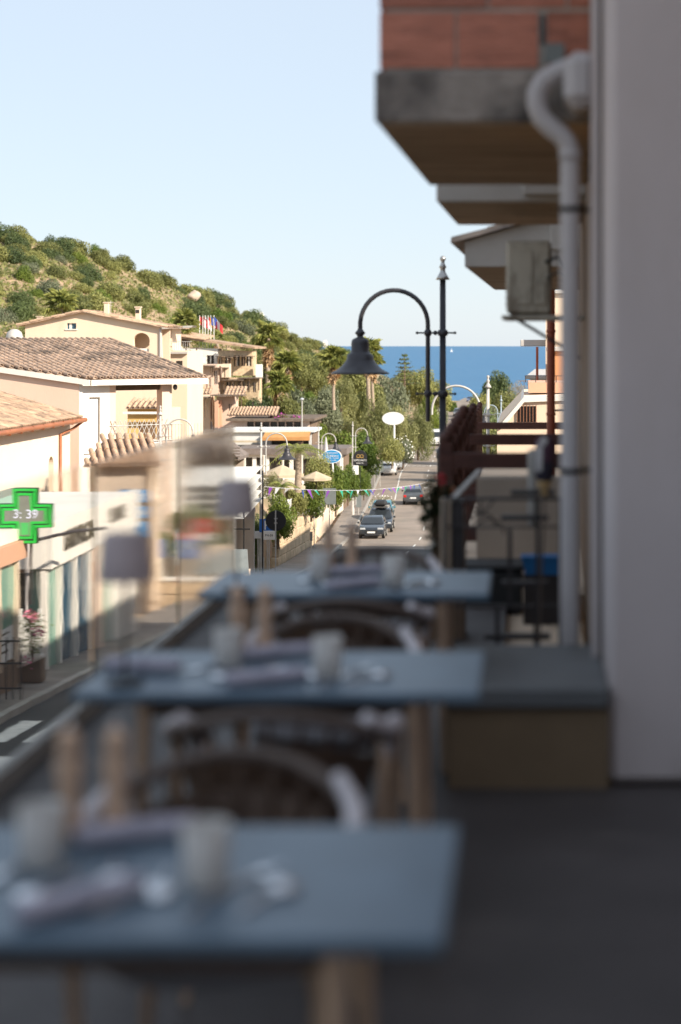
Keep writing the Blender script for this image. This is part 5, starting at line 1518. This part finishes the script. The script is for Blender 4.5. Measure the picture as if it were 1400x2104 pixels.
# stone retaining wall with fence
sw = thing("stone_wall", "sunlit pale stone wall along the footway below the garden", "wall", (0, 0, 0))
y = 84.0; 
while y < 109:
    for j in range(4):
        ln = rnd.uniform(.7, 1.3)
        x0 = float(rc(y) - rl(y) - 1.95) ; z0 = float(rz(y)) - .1 + j * .52
        MB().bevbox(x0 - .35 + rnd.uniform(-.02, .02), x0 + rnd.uniform(-.03, .03), y + j * .2, y + 1.0 + j * .2 - .02, z0, z0 + .505, .04).build("stone", M['stone'], sw)
    y += 1.02
fn = thing("garden_fence", "grey metal panel fence standing on the stone wall", "fence", (0, 0, 0))
y = 86.0
while y < 107:
    x0 = float(rc(y) - rl(y) - 2.15); z0 = float(rz(y)) + 2.0
    MB().box(x0 - .02, x0 + .02, y, y + .06, z0, z0 + 1.2).build("post", M['galv'], fn)
    if rnd.random() < .55: MB().box(x0 - .012, x0 + .012, y + .08, y + 1.7, z0 + .1, z0 + 1.1).build("panel", M['galv'], fn)
    else:
        for k in range(8): MB().box(x0 - .01, x0 + .01, y + .12 + k * .2, y + .15 + k * .2, z0 + .1, z0 + 1.1).build("paling", M['sign_white'], fn)
        for zz in (.15, 1.05): MB().box(x0 - .012, x0 + .008, y + .07, y + 1.74, z0 + zz, z0 + zz + .04).build("rail", M['sign_white'], fn)
    y += 1.8
sw2 = thing("stone_wall", "short rendered garden wall with pots below the black arched sign", "wall", (0, 0, 0))
for y in np.arange(110, 150, 2.0):
    x0 = float(rc(y) - rl(y) - 2.2); z0 = float(rz(y)) - .1
    MB().bevbox(x0 - .3, x0, y, y + 1.97, z0, z0 + 1.5, .03).build("wall_panel", M['plaster_cream'], sw2)

# flags
fl = [("cloth_red", "cloth_red", "cloth_white"), ("cloth_red", "cloth_red", "cloth_red"), ("cloth_white", "cloth_white", "cloth_white"), ("cloth_red", "cloth_yellow", "cloth_red"), ("cloth_blue", "cloth_white", "cloth_red"), ("cloth_blue", "cloth_white", "cloth_red")]
nm = ("red and white flag, first from the left of the row of poles", "plain red flag, second of the row of poles", "plain white flag of the row of poles", "red and yellow flag of the row of poles", "small blue and red flag, fifth of the row of poles", "large blue, white and red flag at the right end of the row")
for i, px in enumerate((410.5, 417, 422, 428, 433.5, 440)):
    d = 170.0
    t = thing("flagpole", nm[i], "flag", V(px, 705, d), 0, "flagpoles beside the hotel")
    MB().cyl((0, 0, -4), (0, 0, 2.78), .04, .03, 8).build("pole", M['sign_white'], t)
    ws_ = .6 if i < 5 else .85
    for k in range(3):
        b = MB(); w3 = ws_ / 3
        n = 4; vs = []
        for q in range(n + 1):
            x = .03 + (k + q / n) * w3
            dy = .08 * math.sin(x * 9 + i); dz = -x * (.75 + .2 * (i % 3))
            vs += [(x, dy, 2.7 + dz), (x, dy + .05, 2.7 + dz - .8)]
        b.add(vs, [(2*q, 2*q+1, 2*q+3, 2*q+2) for q in range(n)])
        b.build("flag_cloth", M[fl[i][k]], t)

for px, py, d, lab in ((531, 654, 352, "white villa on the hill top behind the flags"), (540, 660, 356, "smaller white villa beside the first on the hill"), (668, 704, 384, "tiny white villa on the far ridge")):
    p = V(px, py, d)
    t = thing("hill_villa", lab, "house", p)
    MB().box(-1.3, 1.3, 0, 2, -3, 1.0).build("wall", M['plaster_white'], t)
    MB().box(-.5, 1.0, .3, 1.6, 1.003, 1.6).build("upper_storey", M['plaster_white'], t)
    t.scale = (.8,) * 3 if px == 531 else (.5,) * 3 if px == 540 else (.35,) * 3

rk = MB().sphere((0, 0, 0), 1.0, 14, 10)
rk.v = [(x * (1 + .16 * math.sin(4 * z + 1) + .1 * math.sin(7 * y)), y, z * 1.15 + .18 * math.sin(4 * x) + .08 * math.sin(9 * y + 5 * x)) for x, y, z in rk.v]
p = V(399, 609, 284)
o = rk.build("boulder", M['rock']); o.location = p; o.scale = (1.15, 1.0, .8); o.rotation_euler = (0, -.15, .9)
tag(o, "pale granite boulder near the top of the slope", "boulder")
p = V(928, 721, 7000)
bo = thing("sail_boat", "tiny white boat far out on the sea", "boat", (p.x, 7000, SEA))
MB().extr([(-5, -2, .3), (6, -2, .3), (5, 2, .3), (-5, 2, .3)], (0, 0, 2)).build("hull", M['sign_white'], bo)
MB().extr([(-3, 0, 2.4), (4, 0, 2.4), (0, 0, 15)], (0, .2, 0)).build("sail", M['sign_white'], bo)

# ------------------------------------------------------------------ vegetation
def leaf_mesh(name, C, N, S, aspect=.55):
    n = len(C)
    N = N / np.maximum(np.linalg.norm(N, axis=1, keepdims=True), 1e-6)
    ref = nrg.normal(size=(n, 3))
    U = np.cross(N, ref); U /= np.maximum(np.linalg.norm(U, axis=1, keepdims=True), 1e-6)
    W = np.cross(N, U)
    S = S[:, None]
    v = np.stack([C - U * S, C + W * S * aspect - N * S * .12, C + U * S, C - W * S * aspect - N * S * .12], 1).reshape(-1, 3)
    me = bpy.data.meshes.new(name)
    me.vertices.add(4 * n); me.vertices.foreach_set("co", v.ravel())
    me.loops.add(4 * n); me.loops.foreach_set("vertex_index", np.arange(4 * n, dtype=np.int32))
    me.polygons.add(n); me.polygons.foreach_set("loop_start", np.arange(0, 4 * n, 4, dtype=np.int32))
    me.update(calc_edges=True)
    return me

def crown(nl, n, leaf, half=True, spread=.62, lr=(.28, .5), flat=1.0, seed_up=.15, fill=.35, aspect=.55, name="crown"):
    """lumpy crown of leaf faces inside about the unit sphere (upper half if half)"""
    cs, rs = [], []
    for k in range(nl):
        d = nrg.normal(size=3); d /= np.linalg.norm(d)
        if half: d[2] = abs(d[2])
        q = spread * nrg.random() ** .4
        cs.append(d * q * np.array([1, 1, flat])); rs.append(nrg.uniform(*lr) * (1.1 - .35 * q))
    cs, rs = np.array(cs), np.array(rs)
    w_ = rs ** 2; w_ /= w_.sum()
    idx = nrg.choice(nl, n, p=w_)
    d = nrg.normal(size=(n, 3)); d /= np.linalg.norm(d, axis=1, keepdims=True)
    lump = 1 + .13 * np.sin(7 * d[:, :1] + idx[:, None]) * np.sin(6 * d[:, 1:2] + 2 * idx[:, None])
    rad = np.where(nrg.random((n, 1)) < fill, nrg.random((n, 1)) ** .5, nrg.uniform(.86, 1.06, (n, 1)))
    C = cs[idx] + d * rs[idx][:, None] * rad * lump
    N = d * .8 + nrg.normal(size=(n, 3)) * .55 + np.array([0, 0, seed_up])
    return leaf_mesh(name, C, N, leaf * nrg.uniform(.6, 1.35, n), aspect)

SHR = [crown(13, 7000, .042, lr=(.26, .46)) for k in range(5)]
for k, me in enumerate(SHR): me.materials.append(L['maquis'])
SHD = [crown(11, 6500, .042, lr=(.28, .5)) for k in range(3)]
for me in SHD: me.materials.append(L['maquis_dark'])
SHO = [crown(14, 6500, .038, lr=(.24, .44)) for k in range(2)]
for me in SHO: me.materials.append(L['olive'])
SHB = [crown(14, 6000, .040, lr=(.24, .42)) for k in range(3)]
for me in SHB: me.materials.append(L['bright'])
SHF = [crown(18, 6500, .042, lr=(.2, .36), aspect=.25, spread=.75) for k in range(3)]
for me in SHF: me.materials.append(L['feathery'])
DRY = [crown(14, 2600, .045, lr=(.2, .36), aspect=.18, spread=.75) for k in range(1)]
for me in DRY: me.materials.append(L['dry'])
def core_mesh(m):
    b = MB().sphere((0, 0, 0), .62, 10, 7)
    b.v = [(x * (1 + .2 * math.sin(6 * y)), y * (1 + .2 * math.sin(5 * z + 1)), max(z, -.05) * (1 + .2 * math.sin(5 * x))) for x, y, z in b.v]
    me = b.mesh("crown_core"); me.materials.append(m); return me
STEM = MB().tube([(0, 0, -.5), (.03, 0, .1), (-.05, .03, .45)], [.06, .05, .025], 6).tube([(.02, 0, .05), (.2, .1, .4)], [.035, .02], 5).tube([(.02, 0, .05), (-.22, -.08, .4)], [.035, .02], 5).mesh("trunk")
STEM.materials.append(M['bark'])

def shrub(me, x, y, w_, h_, label, group, name="shrub", cat="shrub", z=None, sink=.12):
    t = thing(name, label, cat, (x, y, (G(x, y) if z is None else z) - sink * h_), rnd.uniform(0, 6.28), group)
    for mesh_, nm_ in ((me, "crown"), (STEM, "trunk")):
        o = bpy.data.objects.new(nm_, mesh_); COL.objects.link(o); o.parent = t
        s_ = w_ / 2 * .95
        o.scale = (s_, s_ * rnd.uniform(.85, 1.15), h_ * .92)
    return t

# hillside scrub: one shrub at a time, spread so that they keep some dry ground between them
taken = []
def free(x, y, r):
    for a, b_, q in taken:
        if abs(a - x) < 9 and (a - x) ** 2 + (b_ - y) ** 2 < ((r + q) * .345) ** 2: return False
    taken.append((x, y, r)); return True
LAB = {'m': ("rounded mid green scrub bush on the dry hillside", "scrub bushes on the hillside"), 'd': ("dark green scrub bush on the dry hillside", "dark bushes on the hillside"), 'o': ("grey green olive like bush on the dry hillside", "grey green bushes on the hillside"), 'b': ("bright yellow green bush on the dry hillside", "bright bushes on the hillside")}
TONE = {'m': 'mid green', 'd': 'dark green', 'o': 'grey green', 'b': 'yellow green'}
def colname(px):
    for lim, c in ((30, 'at the left edge'), (85, 'over the water tank'), (150, 'over the left gable roof'), (200, 'over the small gable window'), (250, 'over the first gable chimney'), (320, 'over the loggia arch'), (370, 'left of the boulder'), (405, 'beside the boulder'), (470, 'behind the flags'), (520, 'left of the tallest palm'), (560, 'behind the tallest palm'), (640, 'behind the bushy palm'), (690, 'behind the slender palm')):
        if px < lim: return c
    return 'left of the lamp hood'
n = 0; tries = 0
while n < 262 and tries < 20000:
    tries += 1
    px = rnd.uniform(-45, 760)
    cd = float(np.interp(px, _cp, _cd))
    d = rnd.uniform(135, cd + 6)
    if rnd.random() > .35 + .65 * d / cd: continue
    x = (px - CX) / F * d
    if x > rc(d) - 15 or (px > 330 and d < 186) or (px > 480 and d < 198): continue
    r_ = rnd.choice((1.7, 2.1, 2.5, 3.0, 3.5)) * (1.0 if d > 200 else .85)
    if not free(x, d, r_): continue
    k = rnd.choices('mdob', (60, 20, 8, 12))[0]
    me = rnd.choice({'m': SHR, 'd': SHD, 'o': SHO, 'b': SHB}[k])
    sz = 'small' if r_ < 1.8 else 'medium' if r_ < 2.6 else 'broad'
    hgt = d / cd
    row = 'near the crest' if hgt > .9 else 'high on the slope' if hgt > .78 else 'halfway up the slope' if hgt > .65 else 'at the foot of the slope'
    colm = colname(px)
    shrub(me, x, d, r_ * 2.0, r_ * rnd.uniform(.8, 1.15), sz + ' ' + TONE[k] + ' scrub bush ' + row + ' ' + colm, LAB[k][1])
    n += 1
# dry grass and low growth between the bushes: nobody could count it
gp = []
for k in range(40000):
    px = nrg.uniform(-140, 760); cd = float(np.interp(px, _cp, _cd)); d = nrg.uniform(150, cd + 2)
    x = (px - CX) / F * d
    if x > rc(d) - 14 or (px > 330 and d < 186): continue
    gp.append((x, d))
gp = np.array(gp); gz = ground(gp[:, 0], gp[:, 1])
for nm_, sel, mm, sz in (("dry_grass", slice(0, None, 4), L['dry'], .22), ("low_scrub", slice(1, None, 2), L['maquis'], .32)):
    q = gp[sel]; C = np.stack([q[:, 0], q[:, 1], gz[sel] + .12], 1)
    me = leaf_mesh(nm_, C, nrg.normal(size=(len(C), 3)) * .6 + np.array([.3, -.7, .2]), sz * nrg.uniform(.6, 1.5, len(C)), .45)
    me.materials.append(mm); tag(link(nm_, me, None), "dry yellow grass between the hillside bushes" if nm_ == "dry_grass" else "low green growth between the hillside bushes", "grass", kind='stuff')
# bushes that make the skyline
for px, py, d, w_, h_ in ((18, 492, 262, 7, 3.4), (112, 486, 264, 4.6, 3.4), (150, 494, 266, 7.5, 3.4), (245, 532, 274, 7, 3.0), (300, 560, 284, 7, 2.8), (365, 590, 296, 5.5, 2.6), (478, 642, 300, 8.5, 4.6), (505, 655, 318, 6, 3), (574, 672, 338, 6, 2.8), (600, 685, 344, 6, 2.6), (640, 700, 360, 8, 2.6), (700, 716, 330, 9.5, 4.0), (735, 726, 345, 7, 3.2), (60, 512, 261, 6, 2.8), (420, 610, 300, 6, 3.2), (403, 602, 291, 5, 3.6), (389, 622, 279, 2.8, 1.7), (409, 624, 279, 2.6, 1.6), (388, 588, 298, 8, 4.6), (415, 598, 300, 6, 4.2), (372, 612, 280, 4, 2.2), (424, 628, 280, 4, 2.0), (208, 512, 270, 4.5, 2.2)):
    p = V(px, py, d)
    shrub(SHD[0] if px in (478, 112) else rnd.choice(SHR if rnd.random() < .6 else SHD), p.x, d, w_, h_, ("tall" if h_ > 3.3 else "low") + " scrub bush standing on the skyline " + colname(px), "bushes along the skyline", z=p.z - h_ * .55)

# mass of trees and bushes at the foot of the hill and beside the road: (px centre, py base, d, width m, height m, kind, label)
def place(px, pybase, d, w_, h_, me, label, group=None, name="tree", cat="tree"):
    p = V(px, pybase, d)
    return shrub(me, p.x, d, w_, h_, label, group, name, cat, z=p.z, sink=0)
for a in (
    (622, 872, 150, 5.2, 4.8, SHO[0], "grey green olive tree right of the tall palm"),
    (665, 868, 156, 4.8, 4.4, SHO[1], "paler olive tree left of the slender palm"),
    (592, 868, 146, 3.6, 3.4, SHR[1], "mid green bush between the palms"),
    (702, 832, 190, 5.0, 4.2, SHF[1], "feathery green tree behind the slender palm"),
    (735, 800, 215, 6.0, 5.2, SHR[2], "rounded green tree behind the lamp hood"),
    (655, 790, 205, 6.0, 4.6, SHR[3], "rounded green tree on the lower hillside"),
    (620, 775, 200, 5.0, 3.6, SHR[0], "low rounded tree on the lower hillside, left of its neighbour"),
    (560, 790, 180, 5, 3.6, SHR[4], "green bush behind the tall palm trunk"),
    (548, 850, 150, 3.4, 2.8, SHD[0], "dark bush at the foot of the tall palm"),
    (502, 852, 140, 2.6, 2.2, SHR[1], "small bush below the stone terrace of the hotel"),
    (350, 1085, 70, 2.4, 1.3, SHB[1], "green hedge plant under the covered terrace behind the glass"),
    (410, 1095, 66, 2.6, 1.2, SHR[3], "darker hedge plant beside the parking sign behind the glass"),
    (660, 955, 136, 4.6, 3.9, SHB[0], "dense fresh green tree with a dark crown behind the blue sign"),
    (702, 958, 139, 5.2, 4.4, SHB[1], "dense fresh green tree behind the black arched sign"),
    (748, 955, 145, 4.6, 3.9, SHB[2], "dense fresh green tree right of the black arched sign"),
    (700, 900, 160, 6.4, 3.6, SHF[0], "pale feathery hedge tree above the dense green trees"),
    (772, 905, 176, 5.0, 6.4, SHF[1], "tall feathery tamarisk above the parked cars"),
    (820, 925, 200, 6.6, 7.6, SHF[2], "tall feathery tamarisk leaning over the road"),
    (860, 920, 216, 5.8, 7.4, SHF[0], "feathery tamarisk nearest the road edge"),
    (805, 840, 245, 7.5, 7.6, SHO[0], "grey green conifer like tree below the araucaria"),
    (862, 815, 285, 9, 6.4, SHR[3], "broad round pine at the sea edge behind the lamp post"),
    (905, 826, 300, 6.5, 5.2, SHR[0], "round pine right of the lamp post arm"),
    (925, 842, 330, 4.0, 3.4, SHB[1], "low green bush at the crest of the road"),
    (880, 868, 262, 5.4, 5.2, SHB[0], "yellow green tree behind the lower end of the lamp arm"),
    (868, 905, 228, 4.6, 4.6, SHF[1], "roadside feathery bush before the white van"),
    (760, 860, 200, 6.4, 5.6, SHR[1], "green tree below the lamp hood"),
    (835, 790, 320, 6.0, 3.8, SHR[4], "distant tree below the sea horizon"),
    (1022, 822, 330, 8.2, 7.6, SHD[1], "dark round tree standing alone against the sea"),
    (1068, 830, 318, 6.6, 5.2, DRY[0], "bare dry grey tree right of the dark round tree"),
    (1095, 820, 330, 4.6, 3.6, SHR[0], "green tree at the right behind the dry one"),
    (985, 850, 300, 6.2, 5.0, SHR[1], "green bush on the right side of the far road"),
    (1040, 852, 250, 6.6, 4.2, SHR[2], "broad green tree above the silver lamp arch"),
    (962, 880, 235, 4.6, 3.6, SHB[2], "bush at the right edge of the road"),
    (1005, 880, 205, 5.6, 3.8, SHO[1], "grey green tree behind the silver lamp post"),
    (1065, 870, 215, 5.6, 3.6, SHR[4], "green bush behind the orange terrace wall"),
    (988, 962, 176, 6.5, 6.8, SHR[0], "roadside tree glimpsed over the dark wooden rails, nearest of three"),
    (1002, 958, 189, 6.5, 7.0, SHD[2], "roadside tree glimpsed over the dark wooden rails, middle of three"),
    (992, 950, 205, 6.0, 6.6, SHR[3], "roadside tree glimpsed over the dark wooden rails, farthest of three"),
    (806, 938, 162, 3.0, 2.5, SHR[3], "green bush hiding the foot of the white oval sign"),
    (975, 872, 262, 5.4, 4.4, SHR[0], "green tree beside the dark round one, left of the silver lamp post"),
    (760, 912, 165, 3.0, 2.0, SHR[2], "small green bush beside the tamarisk"),
):
    if 100 < a[2] < 172 and a[0] < 770:
        q = (a[2] + 20) / a[2]; a = (a[0], a[1], a[2] + 20, a[3] * q, a[4] * q) + a[5:]
    place(*a)
# garden plants by the restaurants
for a in (
    (572, 1088, 84, 2.8, 2.1, SHB[0], "rounded light green bush above the parking sign"),
    (528, 1125, 84, 1.4, 2.2, SHD[1], "dark bush left of the lamp post"),
    (578, 1075, 88, 1.7, 1.6, SHO[0], "pale leafy bush behind the dark round sign"),
    (560, 1012, 92, 2.0, 1.5, SHF[0], "feathery shrub in the restaurant garden"),
    (640, 1040, 100, 2.4, 2.0, SHB[1], "bright shrub at the garden corner by the second lamp"),
    (690, 1022, 112, 2.8, 2.8, SHB[2], "bright green orange tree behind the pole of the blue sign"),
    (715, 1010, 118, 2.2, 2.2, SHB[0], "bright green shrub left of the arched sign"),
    (600, 1045, 94, 2.4, 1.8, SHR[1], "green shrub behind the metal fence"),
    (655, 995, 106, 2.6, 2.2, SHR[2], "green shrub behind the blue oval sign"),
    (748, 1002, 135, 1.8, 2.2, SHB[1], "yellow green shrub beside the white notice plate"),
    (385, 1080, 62, 2.2, 1.1, SHB[2], "leafy shrub behind the glass screen"),
    (440, 1120, 64, 2.4, 1.2, SHB[0], "hedge shrub behind the parking sign in the glass"),
    (278, 1222, 49, .95, 1.0, SHB[1], "small dark green shrub below the blue bar boards"),
    (340, 1130, 60, 1.6, .9, SHB[2], "shrub left of the narrow blue sign"),
):
    place(*a, name="garden_shrub", cat="shrub")
def flowers(t, me_scale, m_, n_, size=.07):
    d = nrg.normal(size=(n_, 3)); d /= np.linalg.norm(d, axis=1, keepdims=True); d[:, 2] = np.abs(d[:, 2])
    C = d * np.array(me_scale) * nrg.uniform(.7, 1.0, (n_, 1))
    me = leaf_mesh("blossom", C, d + nrg.normal(size=(n_, 3)) * .5, np.full(n_, size), .9); me.materials.append(M[m_])
    o = link("blossom", me, None, t); o["kind"] = "stuff"
t = place(828, 940, 186, 3.2, 2.6, SHO[1], "white flowering oleander over the parked cars", name="oleander", cat="shrub"); flowers(t, (1.5, 1.5, 2.5), 'flower_white', 150, .09)
t = place(893, 893, 272, 2.6, 2.6, SHR[2], "red flowering bush at the road edge behind the lamp post", name="oleander", cat="shrub"); flowers(t, (1.1, 1.1, 2.6), 'flower_red', 160, .09)
t = place(905, 868, 270, 3.4, 3.0, SHO[0], "pale pink flowering bush beside the road crest", name="oleander", cat="shrub"); flowers(t, (1.7, 1.7, 2.8), 'flower_white', 150, .09)
t = place(525, 862, 157, 3.6, 2.2, SHD[2], "dark purple bougainvillea below the hotel", name="bougainvillea", cat="shrub"); flowers(t, (1.4, 1.4, 1.7), 'flower_magenta', 160, .11)
t = place(572, 864, 152, 2.5, .9, SHR[3], "magenta bougainvillea on the long roof", name="bougainvillea", cat="shrub"); flowers(t, (1.0, 1.0, .8), 'flower_magenta', 130, .10)
t = place(606, 866, 152, 1.7, .65, SHR[0], "second magenta bougainvillea patch on the long roof", name="bougainvillea", cat="shrub"); flowers(t, (.7, .7, .6), 'flower_magenta', 80, .10)
t = place(388, 738, 161, 2.3, 1.2, SHD[0], "red flowering creeper on the hotel terrace", name="bougainvillea", cat="shrub"); flowers(t, (.9, .9, .9), 'flower_magenta', 90, .09)

# pink oleander beside the notice board
t = thing("oleander", "slim pink oleander in front of the white notice board", "shrub", V(66, 1360, 33.4))
b = MB()
for k in range(5): b.tube([(0, 0, 0), (rnd.uniform(-.12, .12), rnd.uniform(-.1, .1), .5), (rnd.uniform(-.2, .2), rnd.uniform(-.15, .15), .95)], .010, 5)
b.build("stem", M['bark'], t)
C = np.stack([nrg.normal(0, .11, 260), nrg.normal(0, .09, 260), nrg.uniform(.2, .95, 260)], 1)
me = leaf_mesh("foliage", C, nrg.normal(size=(260, 3)), np.full(260, .06), .25); me.materials.append(L['bright']); link("foliage", me, None, t)
C = np.concatenate([nrg.normal((.16, -.1, .62), .05, (26, 3)), nrg.normal((-.03, -.1, .95), .06, (22, 3)), nrg.normal((.08, -.1, .86), .05, (18, 3)), nrg.normal((-.1, -.1, .06), .06, (14, 3))])
me = leaf_mesh("blossom", C, nrg.normal(size=(len(C), 3)), np.full(len(C), .035), .9); me.materials.append(M['flower_pink']); o = link("blossom", me, None, t); o["kind"] = "stuff"

# flowering planter by the parked cars
t = thing("flower_planter", "pale box of tall yellowish flowers standing at the road edge", "planter", V(784, 1046, 135))
MB().extr([(-.55, 0, 0), (.55, 0, 0), (.6, 0, -.75), (-.6, 0, -.75)], (0, .7, 0)).build("box", M['car_teal'], t)
me = crown(10, 1500, .05, aspect=.4); me.materials.append(L['feathery']); o = link("foliage", me, None, t); o.scale = (1.25, .8, 1.5)
flowers(t, (1.15, .7, 1.4), 'flower_white', 110, .06)

# geranium over the neighbour's balcony edge
t = thing("hanging_geranium", "dark trailing geranium with red flowers over the balcony edge", "plant", V(880, 1045, 10.2))
b = MB(); C = []
for k in range(8):
    x0, z0 = rnd.uniform(-.01, .10), rnd.uniform(.0, .20)
    pts = [Vector((x0, 0, z0))]
    for q in range(5):
        pts.append(pts[-1] + Vector((rnd.uniform(-.032, .012), rnd.uniform(-.02, .02), rnd.uniform(-.08, .015))))
    b.tube(pts, .004, 5)
    for p in pts:
        for q in range(7): C.append(p + Vector((rnd.gauss(0, .022), rnd.gauss(0, .03), rnd.gauss(0, .022))))
b.build("stem", M['bark'], t)
C = np.array([c[:] for c in C]); me = leaf_mesh("foliage", C, nrg.normal(size=(len(C), 3)), nrg.uniform(.014, .026, len(C)), .8); me.materials.append(L['pot']); link("foliage", me, None, t)
for x, z in ((.085, .15), (.075, .19), (.03, -.20)):
    cc = nrg.normal((x, -.03, z), .012, (16, 3)); me = leaf_mesh("flower", cc, nrg.normal(size=(16, 3)), np.full(16, .012), .9); me.materials.append(M['flower_red'] if z > 0 else M['flower_white']); link("flower", me, None, t)
MB().bevbox(.03, .16, .03, .2, -.02, .12, .01).build("pot", M['terracotta'], t)
MB().box(.02, .22, .0, .25, -.85, -.03).build("pot_ledge", M['plaster_brown'], t)

# palms
def frond_mesh(seed, droop, n=15, ln=1.0):
    rr = random.Random(seed); b = MB()
    pet = ln * .55
    p0 = Vector((0, 0, 0)); p1 = Vector((pet, 0, .12 - droop * .25))
    b.tube([p0, (pet * .5, 0, .10 - droop * .05), p1], [.022, .018, .012], 4)
    for k in range(n):
        a = math.pi * (.86 * (k / (n - 1)) - .43) * 1.5
        l_ = ln * .62 * (1 - .25 * abs(a) / 2)
        d = Vector((math.cos(a), math.sin(a), .1))
        m_ = p1 + d * l_ * .6 + Vector((0, 0, .02 - droop * .1)); e_ = p1 + d * l_ + Vector((rr.uniform(-.03, .03), 0, -l_ * (.35 + droop * .5) * rr.uniform(.6, 1.2)))
        s_ = Vector((-math.sin(a), math.cos(a), 0)) * .045
        b.add([p1, m_ + s_, e_, m_ - s_], [(0, 1, 2), (0, 2, 3)])
    return b.mesh("frond")
FR = [frond_mesh(k, .3 + .3 * k) for k in range(3)]
for me in FR: me.materials.append(L['palm'])
FD = [frond_mesh(9 + k, 1.2) for k in range(2)]
for me in FD: me.materials.append(M['dead_frond'])
def palm(px, pytop, pybase, d, fl_, label, dead=18, nf=34, tr=.26, name="palm_tree"):
    top = V(px, pytop, d); base = V(px, pybase, d)
    t = thing(name, label, "palm", base, rnd.uniform(0, 6))
    H = top.z - base.z
    b = MB(); n = 14
    rs = [tr * (1.35 if k == 0 else 1.0 - .25 * k / n) * (1 + .06 * (k % 2)) for k in range(n + 1)]
    b.tube([(.05 * math.sin(k * .5), .04 * math.cos(k * .4), H * k / n) for k in range(n + 1)], rs, 10)
    b.build("trunk", M['palm_bark'], t)
    for k in range(nf):
        o = bpy.data.objects.new("frond", FR[k % 3]); COL.objects.link(o); o.parent = t
        o.location = (0, 0, H + rnd.uniform(-.15, .15))
        s_ = fl_ * rnd.uniform(.85, 1.1); o.scale = (s_, s_, s_)
        o.rotation_euler = (rnd.uniform(-.3, .3), -rnd.uniform(-.45, 1.25) if k % 3 else -rnd.uniform(.6, 1.4), k * 2.399)
    for k in range(dead):
        o = bpy.data.objects.new("dead_frond", FD[k % 2]); COL.objects.link(o); o.parent = t
        o.location = (0, 0, H - .1 - .05 * k)
        s_ = fl_ * rnd.uniform(.7, .95); o.scale = (s_, s_ * .8, s_)
        o.rotation_euler = (rnd.uniform(-.4, .4), rnd.uniform(.95, 1.35), k * 2.399)
    return t
palm(551, 694, 852, 172, 1.6, "tallest palm with a long bare trunk beside the hotel", 26, 40, .28)
palm(590, 748, 872, 178, 1.45, "palm behind the bushy one with a short skirt of dead leaves", 14)
palm(573, 792, 868, 166, 1.45, "low bushy palm with a thick orange skirt of dead fronds", 40, 36, .34)
palm(686, 737, 842, 170, 1.45, "slender palm left of the lamp hood", 24, 36, .17)
palm(757, 724, 870, 182, 1.55, "palm half hidden behind the lamp hood", 26, 36, .24)
palm(766, 745, 868, 185, 1.3, "second palm trunk behind the lamp hood", 18, 20, .2)
palm(124, 626, 668, 104, .95, "palm showing above the cream gable roof", 14, 36, .2)
palm(382, 664, 712, 166, 1.3, "short palm left of the flags", 18, 36, .25)
palm(447, 700, 722, 174, 1.0, "dry palm behind the flags with mostly dead fronds", 26, 6, .2)
# feather palm in the garden
def feather(px, pytop, pybase, d, fl_, label, nf=22, tr=.16):
    top = V(px, pytop, d); base = V(px, pybase, d); H = top.z - base.z
    t = thing("date_palm", label, "palm", base)
    MB().tube([(0, 0, -.3), (.04, 0, H * .5), (0, 0, H)], [tr * 1.3, tr, tr * 1.15], 9).build("trunk", M['palm_bark'], t)
    for k in range(nf):
        b = MB(); el = rnd.uniform(.1, 1.2); az = k * 2.399; ln = fl_ * rnd.uniform(.85, 1.1)
        pts = []
        for q in range(7):
            s = q / 6
            r_ = ln * s * math.cos(el) + ln * .25 * s * s; z_ = ln * s * math.sin(el) - ln * (.75 * s * s)
            pts.append(Vector((r_ * math.cos(az), r_ * math.sin(az), H + z_)))
        b.tube(pts, .012, 4)
        side = Vector((-math.sin(az), math.cos(az), 0))
        for q in range(1, 7):
            for h in (0, .5):
                p = pts[q - 1].lerp(pts[q], h)
                t_ = (pts[q] - pts[q - 1]).normalized()
                for sg in (-1, 1):
                    e_ = p + side * sg * ln * .22 * (1.1 - .5 * q / 6) + t_ * .12 * ln + Vector((0, 0, -.08 * ln))
                    b.add([p, p + t_ * .06, e_], [(0, 1, 2)])
        b.build("frond", L['palm'], t)
    return t
feather(612, 926, 1000, 90, 1.5, "feather palm with a brown trunk in the restaurant garden")
feather(580, 1000, 1030, 89, 1.0, "low feather palm in front of the beige parasol", 16, .12)
feather(750, 880, 900, 176, 1.2, "small feather palm below the lamp hood", 14, .15)
t = thing("araucaria", "pointed dark conifer rising above the sea horizon", "tree", V(832, 808, 262))
MB().tube([(0, 0, 0), (0, 0, 6.2)], [.16, .03], 6).build("trunk", M['bark'], t)
for k in range(8):
    z = 1.4 + k * .62; r_ = 2.3 * (1 - k / 8.8)
    b = MB()
    for q in range(6):
        a = q * math.pi / 3 + k
        b.tube([(0, 0, z), (r_ * math.cos(a), r_ * math.sin(a), z + .18)], [.05, .02], 4)
    b.build("branch", M['bark'], t)
    C = np.array([[r_ * s * math.cos(q * math.pi / 3 + k), r_ * s * math.sin(q * math.pi / 3 + k), z + .18 * s] for q in range(6) for s in np.linspace(.25, 1, 7)]) + nrg.normal(0, .09, (42, 3))
    me = leaf_mesh("foliage", C, nrg.normal(size=(42, 3)) + np.array([0, 0, .6]), np.full(42, .22), .5); me.materials.append(L['maquis_dark']); link("foliage", me, None, t)
